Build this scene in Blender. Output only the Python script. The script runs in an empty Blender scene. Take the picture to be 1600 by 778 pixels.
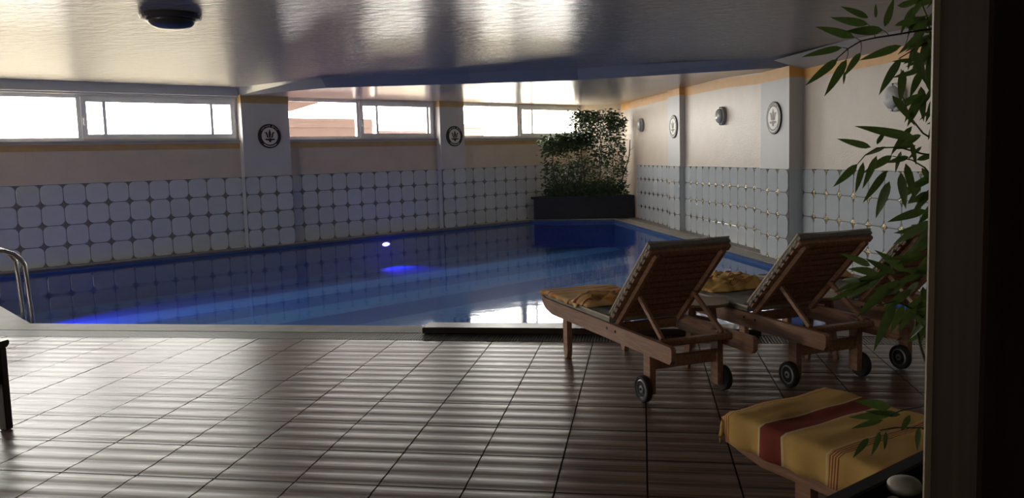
import bpy, bmesh, math, random
from mathutils import Vector, Matrix, noise
random.seed(7)
sc = bpy.context.scene
COL = sc.collection
V = Vector

# ------------------------------------------------------------------ camera
CAM_H = 1.531
F_PX = 1234.5
yaw, pitch, roll = -0.1647, -0.0939, -0.0293
cfwd = V((math.sin(yaw) * math.cos(pitch), math.cos(yaw) * math.cos(pitch), math.sin(pitch)))
_r = V((math.cos(yaw), -math.sin(yaw), 0)); _u = _r.cross(cfwd)
cright = math.cos(roll) * _r + math.sin(roll) * _u
cup = -math.sin(roll) * _r + math.cos(roll) * _u
CAM = V((0, 0, CAM_H))
cd = bpy.data.cameras.new('camera'); cam = bpy.data.objects.new('camera', cd); COL.objects.link(cam)
cam.matrix_world = Matrix(((cright.x, cup.x, -cfwd.x, 0), (cright.y, cup.y, -cfwd.y, 0), (cright.z, cup.z, -cfwd.z, CAM_H), (0, 0, 0, 1)))
cd.sensor_width = 36; cd.lens = F_PX * 36 / 1600; cd.shift_y = -0.0171; cd.clip_start = 0.05
sc.camera = cam

def at(px, py, depth):
    return CAM + (cfwd + cright * ((px - 800) / F_PX) - cup * ((py - 361.62) / F_PX)) * depth

# ------------------------------------------------------------------ light
SKY = 13.0
w = bpy.data.worlds.new('world'); sc.world = w; w.use_nodes = True
bg = w.node_tree.nodes['Background']; bg.inputs[0].default_value = (1.0, 0.95, 0.88, 1); bg.inputs[1].default_value = SKY
sc.view_settings.view_transform = 'Standard'; sc.view_settings.look = 'None'
sc.view_settings.gamma = 1; sc.view_settings.use_curve_mapping = False
sc.view_settings.exposure = 1.35
try:
    sc.cycles.use_denoising = True
    sc.cycles.max_bounces = 10; sc.cycles.diffuse_bounces = 6; sc.cycles.glossy_bounces = 5; sc.cycles.transparent_max_bounces = 12
    sc.cycles.sample_clamp_indirect = 6
except Exception:
    pass

# ------------------------------------------------------------------ wall frames
AL = V((-9.499, 10.869, 0)); uL = V((0.631, 0.776, 0)).normalized(); nL = V((uL.y, -uL.x, 0))
AR = V((-0.015, 18.507, 0)); uR = V((0.281, -0.960, 0)).normalized(); nR = V((uR.y, -uR.x, 0))
def Lp(s, d, z): return AL + uL * s + nL * d + V((0, 0, z))
def Rp(s, d, z): return AR + uR * s + nR * d + V((0, 0, z))
def ceil_z(x):
    if x <= -2.5: return 2.93
    if x <= 2.0: return 2.93 - 0.0105 * (x + 2.5) ** 2
    return 2.7174 - 0.075 * (x - 2.0)

def portal(s0, s1, z0, z1):
    ld = bpy.data.lights.new('window_daylight', 'AREA'); ld.shape = 'RECTANGLE'
    ld.size = s1 - s0; ld.size_y = z1 - z0; ld.cycles.is_portal = True
    o = bpy.data.objects.new('window_daylight', ld); COL.objects.link(o)
    zax = -nL; xax = uL; yax = zax.cross(xax)
    p = Lp((s0 + s1) / 2, -0.22, (z0 + z1) / 2)
    o.matrix_world = Matrix(((xax.x, yax.x, zax.x, p.x), (xax.y, yax.y, zax.y, p.y), (xax.z, yax.z, zax.z, p.z), (0, 0, 0, 1)))
for a_ in ((-1.9, 3.52, 1.99, 2.76), (4.44, 7.98, 1.99, 2.78), (8.65, 12.7, 1.99, 2.78)):
    portal(*a_)

# ------------------------------------------------------------------ materials
MATS = {}
def nodes_of(m):
    m.use_nodes = True
    return m.node_tree.nodes, m.node_tree.links
def mat(name, col, rough=0.5, metal=0.0, spec=0.5, var=0.0, vscale=6.0, col2=None, bump=0.0, bscale=40.0,
        stretch=(1, 1, 1), rand=0.0, emit=None, estr=0.0, coat=0.0, detail=4.0):
    m = bpy.data.materials.new(name); n, l = nodes_of(m); b = n['Principled BSDF']
    b.inputs['Base Color'].default_value = (*col, 1); b.inputs['Roughness'].default_value = rough
    b.inputs['Metallic'].default_value = metal; b.inputs['Specular IOR Level'].default_value = spec
    b.inputs['Coat Weight'].default_value = coat
    tc = n.new('ShaderNodeTexCoord'); mp = n.new('ShaderNodeMapping'); mp.inputs['Scale'].default_value = stretch
    l.new(tc.outputs['Object'], mp.inputs['Vector'])
    if var > 0 or col2:
        tx = n.new('ShaderNodeTexNoise'); tx.inputs['Scale'].default_value = vscale; tx.inputs['Detail'].default_value = detail
        l.new(mp.outputs[0], tx.inputs['Vector'])
        rp = n.new('ShaderNodeValToRGB')
        c2 = col2 or tuple(c * (1 - var) for c in col)
        rp.color_ramp.elements[0].position = 0.32; rp.color_ramp.elements[1].position = 0.68
        rp.color_ramp.elements[0].color = (*c2, 1); rp.color_ramp.elements[1].color = (*col, 1)
        l.new(tx.outputs['Fac'], rp.inputs[0])
        src = rp.outputs[0]
        if rand > 0:
            oi = n.new('ShaderNodeObjectInfo'); mr = n.new('ShaderNodeMapRange')
            mr.inputs['To Min'].default_value = 1 - rand; mr.inputs['To Max'].default_value = 1 + rand
            l.new(oi.outputs['Random'], mr.inputs['Value'])
            hs = n.new('ShaderNodeHueSaturation'); l.new(mr.outputs[0], hs.inputs['Value']); l.new(src, hs.inputs['Color']); src = hs.outputs[0]
        l.new(src, b.inputs['Base Color'])
    if bump > 0:
        t2 = n.new('ShaderNodeTexNoise'); t2.inputs['Scale'].default_value = bscale; t2.inputs['Detail'].default_value = 5
        l.new(mp.outputs[0], t2.inputs['Vector'])
        bp = n.new('ShaderNodeBump'); bp.inputs['Strength'].default_value = 1.0; bp.inputs['Distance'].default_value = bump
        l.new(t2.outputs['Fac'], bp.inputs['Height']); l.new(bp.outputs[0], b.inputs['Normal'])
    if emit:
        b.inputs['Emission Color'].default_value = (*emit, 1); b.inputs['Emission Strength'].default_value = estr
    MATS[name] = m
    return m

mat('plaster_cream', (0.58, 0.49, 0.39), 0.42, var=0.08, vscale=3, bump=0.004, bscale=55)
mat('plaster_pale', (0.54, 0.53, 0.51), 0.5, var=0.05, vscale=3, bump=0.001, bscale=60)
mat('ochre_paint', (0.52, 0.34, 0.15), 0.5, var=0.12, vscale=5)
mat('wall_grey', (0.62, 0.58, 0.54), 0.7, var=0.1)
mat('grout', (0.20, 0.175, 0.155), 0.8, var=0.3, vscale=20)
mat('glaze', (0.51, 0.54, 0.545), 0.16, var=0.06, vscale=4, rand=0.05, bump=0.0006, bscale=14)
mat('inset_brown', (0.21, 0.185, 0.16), 0.35, var=0.4, vscale=60, bump=0.002, bscale=120)
mat('inset_gold', (0.30, 0.24, 0.13), 0.22, metal=0.6, var=0.6, vscale=90, bump=0.004, bscale=110)
mat('coping_stone', (0.34, 0.31, 0.26), 0.6, var=0.2, vscale=5, bump=0.001, bscale=50)
mat('coping_dark', (0.22, 0.18, 0.15), 0.6, var=0.2, vscale=5)
mat('grate', (0.20, 0.19, 0.16), 0.5, var=0.15)
mat('gutter_black', (0.02, 0.02, 0.02), 0.8)
mat('alu', (0.80, 0.80, 0.80), 0.35, metal=0.0, var=0.05)
mat('sill', (0.36, 0.35, 0.35), 0.5, var=0.1)
mat('soffit_box', (0.45, 0.47, 0.50), 0.5, var=0.05)
mat('wood', (0.43, 0.245, 0.15), 0.42, col2=(0.25, 0.125, 0.075), vscale=5, stretch=(1.2, 14, 14), rand=0.12, bump=0.0006, bscale=10)
mat('wood_end', (0.55, 0.42, 0.28), 0.6, var=0.2)
mat('plank_dark', (0.055, 0.035, 0.024), 0.35, col2=(0.03, 0.018, 0.012), vscale=5, stretch=(1, 10, 10), bump=0.001, bscale=8)
mat('post_brown', (0.030, 0.018, 0.010), 0.85, spec=0.05, col2=(0.020, 0.012, 0.007), vscale=4, stretch=(9, 9, 0.6))
mat('post_edge', (0.35, 0.28, 0.18), 0.5, var=0.2)
mat('chair_wood', (0.03, 0.016, 0.010), 0.4, var=0.3)
mat('cushion', (0.34, 0.32, 0.28), 0.8, var=0.25, vscale=30, bump=0.001, bscale=200)
mat('piping', (0.58, 0.50, 0.38), 0.7, var=0.1)
mat('tie', (0.55, 0.47, 0.36), 0.7, var=0.2)
mat('tyre', (0.018, 0.018, 0.018), 0.6, var=0.2)
mat('hub', (0.30, 0.32, 0.33), 0.4, var=0.1)
mat('screw', (0.05, 0.04, 0.04), 0.4, metal=0.5)
mat('table_top', (0.38, 0.29, 0.20), 0.4, var=0.15)
mat('chrome', (0.55, 0.56, 0.58), 0.18, metal=1.0)
mat('leaf', (0.085, 0.135, 0.035), 0.42, col2=(0.055, 0.10, 0.028), vscale=9, rand=0.35)
def translucent(name, col, amt):
    m = MATS[name]; n, l = nodes_of(m); b = n['Principled BSDF']; out = n['Material Output']
    t = n.new('ShaderNodeBsdfTranslucent'); t.inputs[0].default_value = (*col, 1); x = n.new('ShaderNodeMixShader'); x.inputs[0].default_value = amt
    l.new(b.outputs[0], x.inputs[1]); l.new(t.outputs[0], x.inputs[2]); l.new(x.outputs[0], out.inputs[0])
translucent('leaf', (0.15, 0.24, 0.05), 0.25)
mat('leaf_far', (0.055, 0.10, 0.03), 0.5, col2=(0.028, 0.055, 0.022), vscale=3)
mat('stem', (0.10, 0.13, 0.04), 0.5, var=0.3)
mat('stem_brown', (0.07, 0.045, 0.028), 0.7, var=0.3)
mat('planter_dark', (0.016, 0.018, 0.022), 0.5, spec=0.25, var=0.2)
mat('soil', (0.03, 0.022, 0.016), 0.9, var=0.5, vscale=30, bump=0.01, bscale=60)
mat('pebble', (0.62, 0.56, 0.49), 0.55, var=0.12)
mat('lamp_grey', (0.25, 0.26, 0.26), 0.4, var=0.1)
mat('lamp_glass', (0.42, 0.42, 0.40), 0.25, var=0.05)
mat('lamp_dark', (0.05, 0.05, 0.05), 0.3, var=0.1)
mat('plaque_dark', (0.030, 0.022, 0.022), 0.45, spec=0.3, var=0.2)
mat('plaque_light', (0.66, 0.61, 0.54), 0.42, spec=0.4, var=0.05)
mat('pool_light', (0.10, 0.26, 0.58), 0.7, spec=0.1, col2=(0.08, 0.23, 0.52), vscale=18)
mat('pool_dark', (0.045, 0.14, 0.42), 0.7, spec=0.1, col2=(0.035, 0.11, 0.36), vscale=18)
mat('pool_wall', (0.05, 0.14, 0.36), 0.7, spec=0.1, col2=(0.04, 0.11, 0.30), vscale=16)
mat('siding', (0.085, 0.052, 0.042), 0.7, var=0.15, vscale=4)
mat('yard', (0.36, 0.31, 0.22), 0.9, var=0.2, vscale=2)
mat('roof_boards', (0.22, 0.075, 0.055), 0.8, var=0.2, vscale=3)
mat('terrace', (0.16, 0.065, 0.06), 0.8, var=0.2, vscale=3)
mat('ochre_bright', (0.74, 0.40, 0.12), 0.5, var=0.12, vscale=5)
mat('led', (0.2, 0.2, 0.9), 0.4, emit=(0.16, 0.13, 1.0), estr=7)

def glossy_ceiling():
    m = mat('ceiling_gloss', (0.33, 0.32, 0.31), 0.13, spec=0.45)
    n, l = nodes_of(m); b = n['Principled BSDF']
    tc = n.new('ShaderNodeTexCoord'); mp = n.new('ShaderNodeMapping'); mp.inputs['Scale'].default_value = (1.0, 1.6, 1)
    l.new(tc.outputs['Object'], mp.inputs['Vector'])
    a = n.new('ShaderNodeTexNoise'); a.inputs['Scale'].default_value = 6.0; a.inputs['Detail'].default_value = 7; a.inputs['Roughness'].default_value = 0.62
    l.new(mp.outputs[0], a.inputs['Vector'])
    bp = n.new('ShaderNodeBump'); bp.inputs['Strength'].default_value = 1.0; bp.inputs['Distance'].default_value = 0.032
    l.new(a.outputs['Fac'], bp.inputs['Height']); l.new(bp.outputs[0], b.inputs['Normal'])
glossy_ceiling()
mat('fascia_reflect_tint', (0.20, 0.21, 0.25), 0.14, spec=0.6, bump=0.002, bscale=4)  # dark blue reflection of the water put into the fascia's base colour
mat('soffit_gloss', (0.42, 0.40, 0.37), 0.24, spec=0.45, bump=0.005, bscale=4)

def floor_tile_mat(name, tiled):
    m = mat(name, (0.1, 0.1, 0.1), 0.30, spec=0.30)
    n, l = nodes_of(m); b = n['Principled BSDF']
    tc = n.new('ShaderNodeTexCoord'); mp = n.new('ShaderNodeMapping'); mp.inputs['Scale'].default_value = (0.7, 26, 1)
    l.new(tc.outputs['Object'], mp.inputs['Vector'])
    oi = n.new('ShaderNodeObjectInfo'); va = n.new('ShaderNodeVectorMath'); va.operation = 'ADD'
    cb = n.new('ShaderNodeCombineXYZ'); mu = n.new('ShaderNodeMath'); mu.operation = 'MULTIPLY'; mu.inputs[1].default_value = 37
    l.new(oi.outputs['Random'], mu.inputs[0]); l.new(mu.outputs[0], cb.inputs[0])
    l.new(mp.outputs[0], va.inputs[0]); l.new(cb.outputs[0], va.inputs[1])
    tx = n.new('ShaderNodeTexNoise'); tx.inputs['Scale'].default_value = 2.2; tx.inputs['Detail'].default_value = 5
    l.new(va.outputs[0], tx.inputs['Vector'])
    rp = n.new('ShaderNodeValToRGB'); e = rp.color_ramp.elements
    e[0].position = 0.33; e[0].color = (0.115, 0.066, 0.048, 1); e[1].position = 0.68; e[1].color = (0.32, 0.205, 0.150, 1)
    l.new(tx.outputs['Fac'], rp.inputs[0])
    if tiled:
        bk = n.new('ShaderNodeTexBrick'); bk.offset = 0; bk.inputs['Scale'].default_value = 1
        bk.inputs['Brick Width'].default_value = 0.42; bk.inputs['Row Height'].default_value = 0.42; bk.inputs['Mortar Size'].default_value = 0.004
        mo = n.new('ShaderNodeMapping'); mo.inputs['Location'].default_value = (0.4145, -0.10, 0); l.new(tc.outputs['Object'], mo.inputs['Vector']); l.new(mo.outputs[0], bk.inputs['Vector'])
        bk.inputs['Mortar'].default_value = (0.02, 0.016, 0.013, 1); l.new(rp.outputs[0], bk.inputs['Color1']); l.new(rp.outputs[0], bk.inputs['Color2'])
        l.new(bk.outputs['Color'], b.inputs['Base Color'])
    else:
        l.new(rp.outputs[0], b.inputs['Base Color'])
    if not tiled:   # colour darkens towards the grooves between the ribs
        sp = n.new('ShaderNodeSeparateXYZ'); l.new(tc.outputs['Object'], sp.inputs[0])
        a1 = n.new('ShaderNodeMath'); a1.operation = 'MULTIPLY_ADD'; a1.inputs[1].default_value = 1 / 0.1383; a1.inputs[2].default_value = 1.5; l.new(sp.outputs[1], a1.inputs[0])
        a2 = n.new('ShaderNodeMath'); a2.operation = 'FRACT'; l.new(a1.outputs[0], a2.inputs[0])
        gr = n.new('ShaderNodeValToRGB'); ge_ = gr.color_ramp.elements; ge_[0].position = 0.0; ge_[0].color = (.32, .30, .29, 1); ge_[1].position = 0.16; ge_[1].color = (1, 1, 1, 1)
        e3 = ge_.new(0.80); e3.color = (1, 1, 1, 1); e4 = ge_.new(1.0); e4.color = (.45, .43, .42, 1)
        l.new(a2.outputs[0], gr.inputs[0])
        mm = n.new('ShaderNodeMix'); mm.data_type = 'RGBA'; mm.blend_type = 'MULTIPLY'; mm.inputs['Factor'].default_value = 1; l.new(rp.outputs[0], mm.inputs['A']); l.new(gr.outputs[0], mm.inputs['B']); l.new(mm.outputs['Result'], b.inputs['Base Color'])
    mr = n.new('ShaderNodeMapRange'); mr.inputs['To Min'].default_value = 0.40; mr.inputs['To Max'].default_value = 0.28
    l.new(tx.outputs['Fac'], mr.inputs['Value']); l.new(mr.outputs[0], b.inputs['Roughness'])
floor_tile_mat('floor_tile', False)
floor_tile_mat('floor_far', True)
mat('floor_grout', (0.030, 0.023, 0.018), 0.9, var=0.3, vscale=20)

def thin_glass(name, ior, tint, rough, bump=0, bscale=3.0):
    m = bpy.data.materials.new(name); n, l = nodes_of(m); n.remove(n['Principled BSDF']); out = n['Material Output']
    tr = n.new('ShaderNodeBsdfTransparent'); tr.inputs[0].default_value = (*tint, 1)
    gl = n.new('ShaderNodeBsdfGlossy'); gl.inputs['Roughness'].default_value = rough
    fr = n.new('ShaderNodeFresnel'); ge = n.new('ShaderNodeNewGeometry'); mi = n.new('ShaderNodeMapRange')   # same reflectance from both sides of the sheet
    mi.inputs['To Min'].default_value = ior; mi.inputs['To Max'].default_value = 1 / ior; l.new(ge.outputs['Backfacing'], mi.inputs['Value']); l.new(mi.outputs[0], fr.inputs['IOR'])
    mx = n.new('ShaderNodeMixShader'); l.new(fr.outputs[0], mx.inputs[0]); l.new(tr.outputs[0], mx.inputs[1]); l.new(gl.outputs[0], mx.inputs[2]); l.new(mx.outputs[0], out.inputs[0])
    if bump:
        tc = n.new('ShaderNodeTexCoord'); t = n.new('ShaderNodeTexNoise'); t.inputs['Scale'].default_value = bscale; t.inputs['Detail'].default_value = 3
        l.new(tc.outputs['Object'], t.inputs['Vector'])
        bp = n.new('ShaderNodeBump'); bp.inputs['Strength'].default_value = 1; bp.inputs['Distance'].default_value = bump
        l.new(t.outputs['Fac'], bp.inputs['Height']); l.new(bp.outputs[0], gl.inputs['Normal']); l.new(bp.outputs[0], fr.inputs['Normal'])
    MATS[name] = m
thin_glass('pane_glass', 1.45, (0.97, 0.98, 0.98), 0.02)
thin_glass('water', 1.33, (0.80, 0.90, 0.98), 0.045, bump=0.0018, bscale=3.0)

def towel_mat(name, x_foot, base, base2, stripes):
    """stripes: (from, to, colour) in metres from the towel's foot edge, along local -x"""
    m = mat(name, base, 0.9, spec=0.15)
    n, l = nodes_of(m); b = n['Principled BSDF']
    tc = n.new('ShaderNodeTexCoord'); sx = n.new('ShaderNodeSeparateXYZ'); l.new(tc.outputs['UV'], sx.inputs[0])
    nz = n.new('ShaderNodeTexNoise'); nz.inputs['Scale'].default_value = 9; l.new(tc.outputs['Object'], nz.inputs['Vector'])
    mx = n.new('ShaderNodeMix'); mx.data_type = 'RGBA'; mx.inputs['A'].default_value = (*base, 1); mx.inputs['B'].default_value = (*base2, 1); l.new(nz.outputs['Fac'], mx.inputs['Factor'])
    cur = mx.outputs['Result']
    for (a, c, colr) in stripes:
        g = n.new('ShaderNodeMath'); g.operation = 'GREATER_THAN'; g.inputs[1].default_value = a; l.new(sx.outputs[0], g.inputs[0])
        h = n.new('ShaderNodeMath'); h.operation = 'LESS_THAN'; h.inputs[1].default_value = c; l.new(sx.outputs[0], h.inputs[0])
        k = n.new('ShaderNodeMath'); k.operation = 'MULTIPLY'; l.new(g.outputs[0], k.inputs[0]); l.new(h.outputs[0], k.inputs[1])
        q = n.new('ShaderNodeMix'); q.data_type = 'RGBA'; l.new(k.outputs[0], q.inputs['Factor']); l.new(cur, q.inputs['A']); q.inputs['B'].default_value = (*colr, 1)
        cur = q.outputs['Result']
    l.new(cur, b.inputs['Base Color'])
    wv = n.new('ShaderNodeTexNoise'); wv.inputs['Scale'].default_value = 160; l.new(tc.outputs['Object'], wv.inputs['Vector'])
    bp = n.new('ShaderNodeBump'); bp.inputs['Distance'].default_value = 0.001; l.new(wv.outputs['Fac'], bp.inputs['Height']); l.new(bp.outputs[0], b.inputs['Normal'])
MAR = (0.30, 0.065, 0.045); CRM = (0.80, 0.62, 0.34); OR = (0.66, 0.30, 0.09)
thin = lambda a: [(a + 0.012 * i, a + 0.012 * i + 0.005, MAR) for i in range(4)]
towel_mat('towel_yellow', 0, (0.76, 0.48, 0.17), (0.64, 0.39, 0.12), thin(0.09) + [(0.285, 0.295, CRM), (0.295, 0.395, MAR), (0.395, 0.405, CRM)] + [(0.60, 0.606, CRM)] + thin(0.615) + [(0.80, 0.95, OR)] + thin(0.87))
towel_mat('towel_tan', 0, (0.74, 0.47, 0.22), (0.62, 0.37, 0.16), [(0.03, 0.10, OR), (0.18, 0.20, MAR), (0.24, 0.34, OR), (0.55, 0.57, MAR), (0.62, 0.70, CRM)])

# ------------------------------------------------------------------ mesh helpers
class MB:
    def __init__(s): s.v = []; s.f = []; s.m = []; s.uv = {}
    def add(s, vs, fs, mi=0):
        o = len(s.v); s.v += [V(p) for p in vs]; s.f += [tuple(i + o for i in f) for f in fs]; s.m += [mi] * len(fs)
        return o
    def box(s, a, b, mi=0, M=None):
        (x0, y0, z0), (x1, y1, z1) = a, b
        vs = [V(p) for p in ((x0, y0, z0), (x1, y0, z0), (x1, y1, z0), (x0, y1, z0), (x0, y0, z1), (x1, y0, z1), (x1, y1, z1), (x0, y1, z1))]
        if M: vs = [M @ p for p in vs]
        s.add(vs, [(0, 3, 2, 1), (4, 5, 6, 7), (0, 1, 5, 4), (1, 2, 6, 5), (2, 3, 7, 6), (3, 0, 4, 7)], mi)
        return s
    def cbox(s, a, b, c=0.004, M=None, mi=0):
        """box with chamfered edges"""
        (x0, y0, z0), (x1, y1, z1) = a, b
        bm = bmesh.new(); bmesh.ops.create_cube(bm, size=1)
        for p in bm.verts: p.co = V(((x0 + x1) / 2 + p.co.x * (x1 - x0), (y0 + y1) / 2 + p.co.y * (y1 - y0), (z0 + z1) / 2 + p.co.z * (z1 - z0)))
        bmesh.ops.bevel(bm, geom=bm.edges[:], offset=c, segments=1, affect='EDGES')
        bm.verts.ensure_lookup_table(); bm.verts.index_update()
        vs = [(M @ p.co) if M else p.co.copy() for p in bm.verts]
        s.add(vs, [tuple(q.index for q in f.verts) for f in bm.faces], mi); bm.free()
        return s
    def prism(s, poly, ext, mi=0):
        """poly: list of 3D points, ext: extrusion vector"""
        k = len(poly); e = V(ext)
        p = [V(q) for q in poly]
        nrm = V((0, 0, 0))
        for i in range(k): nrm += p[i].cross(p[(i + 1) % k])
        if nrm.dot(e) < 0: p = p[::-1]
        s.add(p + [q + e for q in p], [tuple(range(k))[::-1], tuple(range(k, 2 * k))] + [(i, (i + 1) % k, (i + 1) % k + k, i + k) for i in range(k)], mi)
        return s
    def tube(s, pts, r, seg=8, mi=0, caps=True):
        pts = [V(p) for p in pts]; rs = r if isinstance(r, (list, tuple)) else [r] * len(pts)
        rings = []; prev = None
        for i, p in enumerate(pts):
            t = (pts[min(i + 1, len(pts) - 1)] - pts[max(i - 1, 0)]).normalized()
            if prev is None:
                a = V((0, 0, 1)) if abs(t.z) < 0.9 else V((1, 0, 0)); x = t.cross(a).normalized()
            else:
                x = (prev - t * prev.dot(t)).normalized()
            prev = x; y = t.cross(x)
            rings.append([p + (x * math.cos(2 * math.pi * k / seg) + y * math.sin(2 * math.pi * k / seg)) * rs[i] for k in range(seg)])
        vs = [q for rg in rings for q in rg]; fs = []
        for i in range(len(pts) - 1):
            for k in range(seg):
                fs.append((i * seg + k, i * seg + (k + 1) % seg, (i + 1) * seg + (k + 1) % seg, (i + 1) * seg + k))
        if caps:
            fs.append(tuple(range(seg))[::-1]); fs.append(tuple((len(pts) - 1) * seg + k for k in range(seg)))
        s.add(vs, fs, mi); return s
    def lathe(s, prof, seg=24, M=None, mi=0):
        """prof: (r, h) along local z"""
        vs = []; fs = []
        for (r, h) in prof:
            for k in range(seg):
                a = 2 * math.pi * k / seg; vs.append(V((r * math.cos(a), r * math.sin(a), h)))
        for i in range(len(prof) - 1):
            for k in range(seg): fs.append((i * seg + k, i * seg + (k + 1) % seg, (i + 1) * seg + (k + 1) % seg, (i + 1) * seg + k))
        fs.append(tuple(range(seg))[::-1]); fs.append(tuple((len(prof) - 1) * seg + k for k in range(seg)))
        if M: vs = [M @ p for p in vs]
        s.add(vs, fs, mi); return s
    def build(s, name, mats, parent=None, smooth=False, loc=None):
        me = bpy.data.meshes.new(name)
        vs = [p - V(loc) for p in s.v] if loc is not None else s.v
        me.from_pydata([tuple(p) for p in vs], [], s.f); 
        if not isinstance(mats, (list, tuple)): mats = [mats]
        for q in mats: me.materials.append(MATS[q] if isinstance(q, str) else q)
        if len(mats) > 1: me.polygons.foreach_set('material_index', s.m)
        if smooth: me.polygons.foreach_set('use_smooth', [True] * len(me.polygons))
        me.update()
        o = bpy.data.objects.new(name, me); COL.objects.link(o)
        if loc is not None: o.location = loc
        if parent is not None: o.parent = parent
        return o

def tag(o, label=None, cat=None, group=None, kind=None):
    if label: o['label'] = label
    if cat: o['category'] = cat
    if group: o['group'] = group
    if kind: o['kind'] = kind
    return o
def empty(name, loc=(0, 0, 0), rz=0.0):
    o = bpy.data.objects.new(name, None); COL.objects.link(o); o.location = loc; o.rotation_euler = (0, 0, rz); o.empty_display_size = 0.1
    return o
def inst(name, me, parent, M):
    o = bpy.data.objects.new(name, me); COL.objects.link(o); o.parent = parent; o.matrix_local = M
    return o
def copy_tree(o, parent=None):
    c = o.copy(); COL.objects.link(c); c.parent = parent
    for ch in list(o.children): copy_tree(ch, c)
    return c
def struct(o, label, cat=None): return tag(o, label, cat, kind='structure')
def frame_mat(x, y, z, p):
    return Matrix(((x.x, y.x, z.x, p.x), (x.y, y.y, z.y, p.y), (x.z, y.z, z.z, p.z), (0, 0, 0, 1)))
ML = frame_mat(uL, -nL, V((0, 0, 1)), AL)      # local (s, -d, z) for the left wall
MR = frame_mat(uR, -nR, V((0, 0, 1)), AR)
def wbox(mb, M, s0, s1, d0, d1, z0, z1, mi=0):
    mb.box((s0, -d1, z0), (s1, -d0, z1), mi, M)

# ------------------------------------------------------------------ floor and decks
def flat(name, poly, z0, z1, m, label):
    b = MB(); b.prism([(x, y, z0) for x, y in poly], (0, 0, z1 - z0)); o = b.build(name, m); struct(o, label); return o
X0 = -0.4145; TS = 0.42; Y0 = 3.460
c_lo, c_hi, r_lo, r_hi = -15, 9, -2, 7
x_lo, x_hi, y_lo, y_hi = X0 + c_lo * TS, X0 + c_hi * TS, Y0 + r_lo * TS, Y0 + r_hi * TS
floor = MB()
floor.prism([(x_lo, y_lo, -0.05), (x_hi, y_lo, -0.05), (x_hi, y_hi, -0.05), (x_lo, y_hi, -0.05)], (0, 0, 0.044), 0)
for (a, b, c, d) in ((-13.2, -3.4, x_lo, y_hi), (x_lo, -3.4, x_hi, y_lo), (x_hi, -3.4, 7.0, y_hi)):
    floor.prism([(a, b, -0.05), (c, b, -0.05), (c, d, -0.05), (a, d, -0.05)], (0, 0, 0.05), 1)
floor = floor.build('floor', ['floor_grout', 'floor_far']); struct(floor, 'dark brown ribbed tile floor in front of the pool')
# one ribbed tile, shared
def ribbed_tile():
    b = MB(); N = 24; h = TS / 2 - 0.0040
    prof = []
    for i in range(N + 1):
        t = i / N; y = -h + 2 * h * t
        ph = (t * 3) % 1.0
        z = 0.0015 * (1 - math.cos(2 * math.pi * ph))
        z += 0.0006 * math.sin(t * 2 * math.pi * 9 + 1.0)
        prof.append((y, z))
    vs = [(-h, y, z) for y, z in prof] + [(h, y, z) for y, z in prof]
    k = N + 1
    b.add(vs, [(i, i + k, i + 1 + k, i + 1) for i in range(N)])
    b2 = [(-h, -h, -0.006), (h, -h, -0.006), (h, h, -0.006), (-h, h, -0.006), (-h, -h, prof[0][1]), (h, -h, prof[0][1]), (h, h, prof[-1][1]), (-h, h, prof[-1][1])]
    b.add(b2, [(0, 1, 5, 4), (2, 3, 7, 6), (1, 2, 6, 5), (3, 0, 4, 7)])
    o = b.build('floor_tile', 'floor_tile'); me = o.data
    me.polygons.foreach_set('use_smooth', [True] * N + [False] * 4)
    bpy.data.objects.remove(o); return me
tile_me = ribbed_tile()
for c in range(c_lo, c_hi):
    for r in range(r_lo, r_hi):
        inst('floor_tile', tile_me, floor, Matrix.Translation((X0 + (c + .5) * TS, Y0 + (r + .5) * TS, random.uniform(-.0006, .0006))) @ Matrix.Rotation(random.uniform(-.002, .002), 4, 'X') @ Matrix.Rotation(random.uniform(-.002, .002), 4, 'Y'))

ZW = -0.062
PN_L, PN_LL = (-6.10, 6.95), (-9.60, 9.25)
PF_L, PF_R, PN_R = (-2.62, 18.92), (-0.66, 18.72), (2.95, 6.95)
# the far left pool edge runs parallel to the left wall
wl = lambda s, d=0.0: tuple(Lp(s, d, 0)[:2])
wr = lambda s, d=0.0: tuple(Rp(s, d, 0)[:2])
dpool = 0.20
s_far = (V((*PF_L, 0)) - AL).dot(uL)
PF_L = wl(s_far, dpool); s_near = -1.0; PN_LL = wl(s_near, dpool)
pool_poly = [PN_L, PN_R, PF_R, PF_L, PN_LL]
flat('trim_1', [(-13.0, 6.665), (2.95, 6.665), (2.95, 6.95), (-6.1, 6.95), (-13.0, 6.95)], -0.06, 0.004, 'coping_stone', 'pale stone coping along the near edge of the pool')
flat('trim_2', [(-13.0, 6.951), (-6.1, 6.951), PN_LL, wl(s_near), wl(-4.6)], -0.06, 0.002, 'coping_stone', 'pale stone deck at the ladder end of the pool')
flat('trim_3', [PN_LL, PF_L, wl(s_far + 0.2), wl(s_near)], -0.05, 0.012, 'coping_stone', 'narrow pale coping ledge under the window wall tiles')
flat('trim_4', [PF_L, PF_R, wr(-0.4), wr(-1.7), wl(12.62), wl(s_far + 0.2)], -0.05, 0.0, 'coping_stone', 'pale coping in front of the corner planter')
flat('trim_5', [PF_R, PN_R, (3.05, 6.95), wr(11.9, 0.2), wr(-0.4, 0.2)], -0.05, 0.0, 'coping_stone', 'pale coping along the right side of the pool')
flat('baseboard_right', [wr(-0.4, 0.2), wr(12.1, 0.2), wr(12.1), wr(-0.4)], -0.05, 0.02, 'coping_dark', 'brown plinth strip at the foot of the right wall')
flat('trim_6', [(2.951, 6.41), (7.0, 6.41), (7.0, 6.949), (2.951, 6.949)], -0.06, 0.0, 'coping_stone', 'stone strip between the pool and the right wall')
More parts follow.
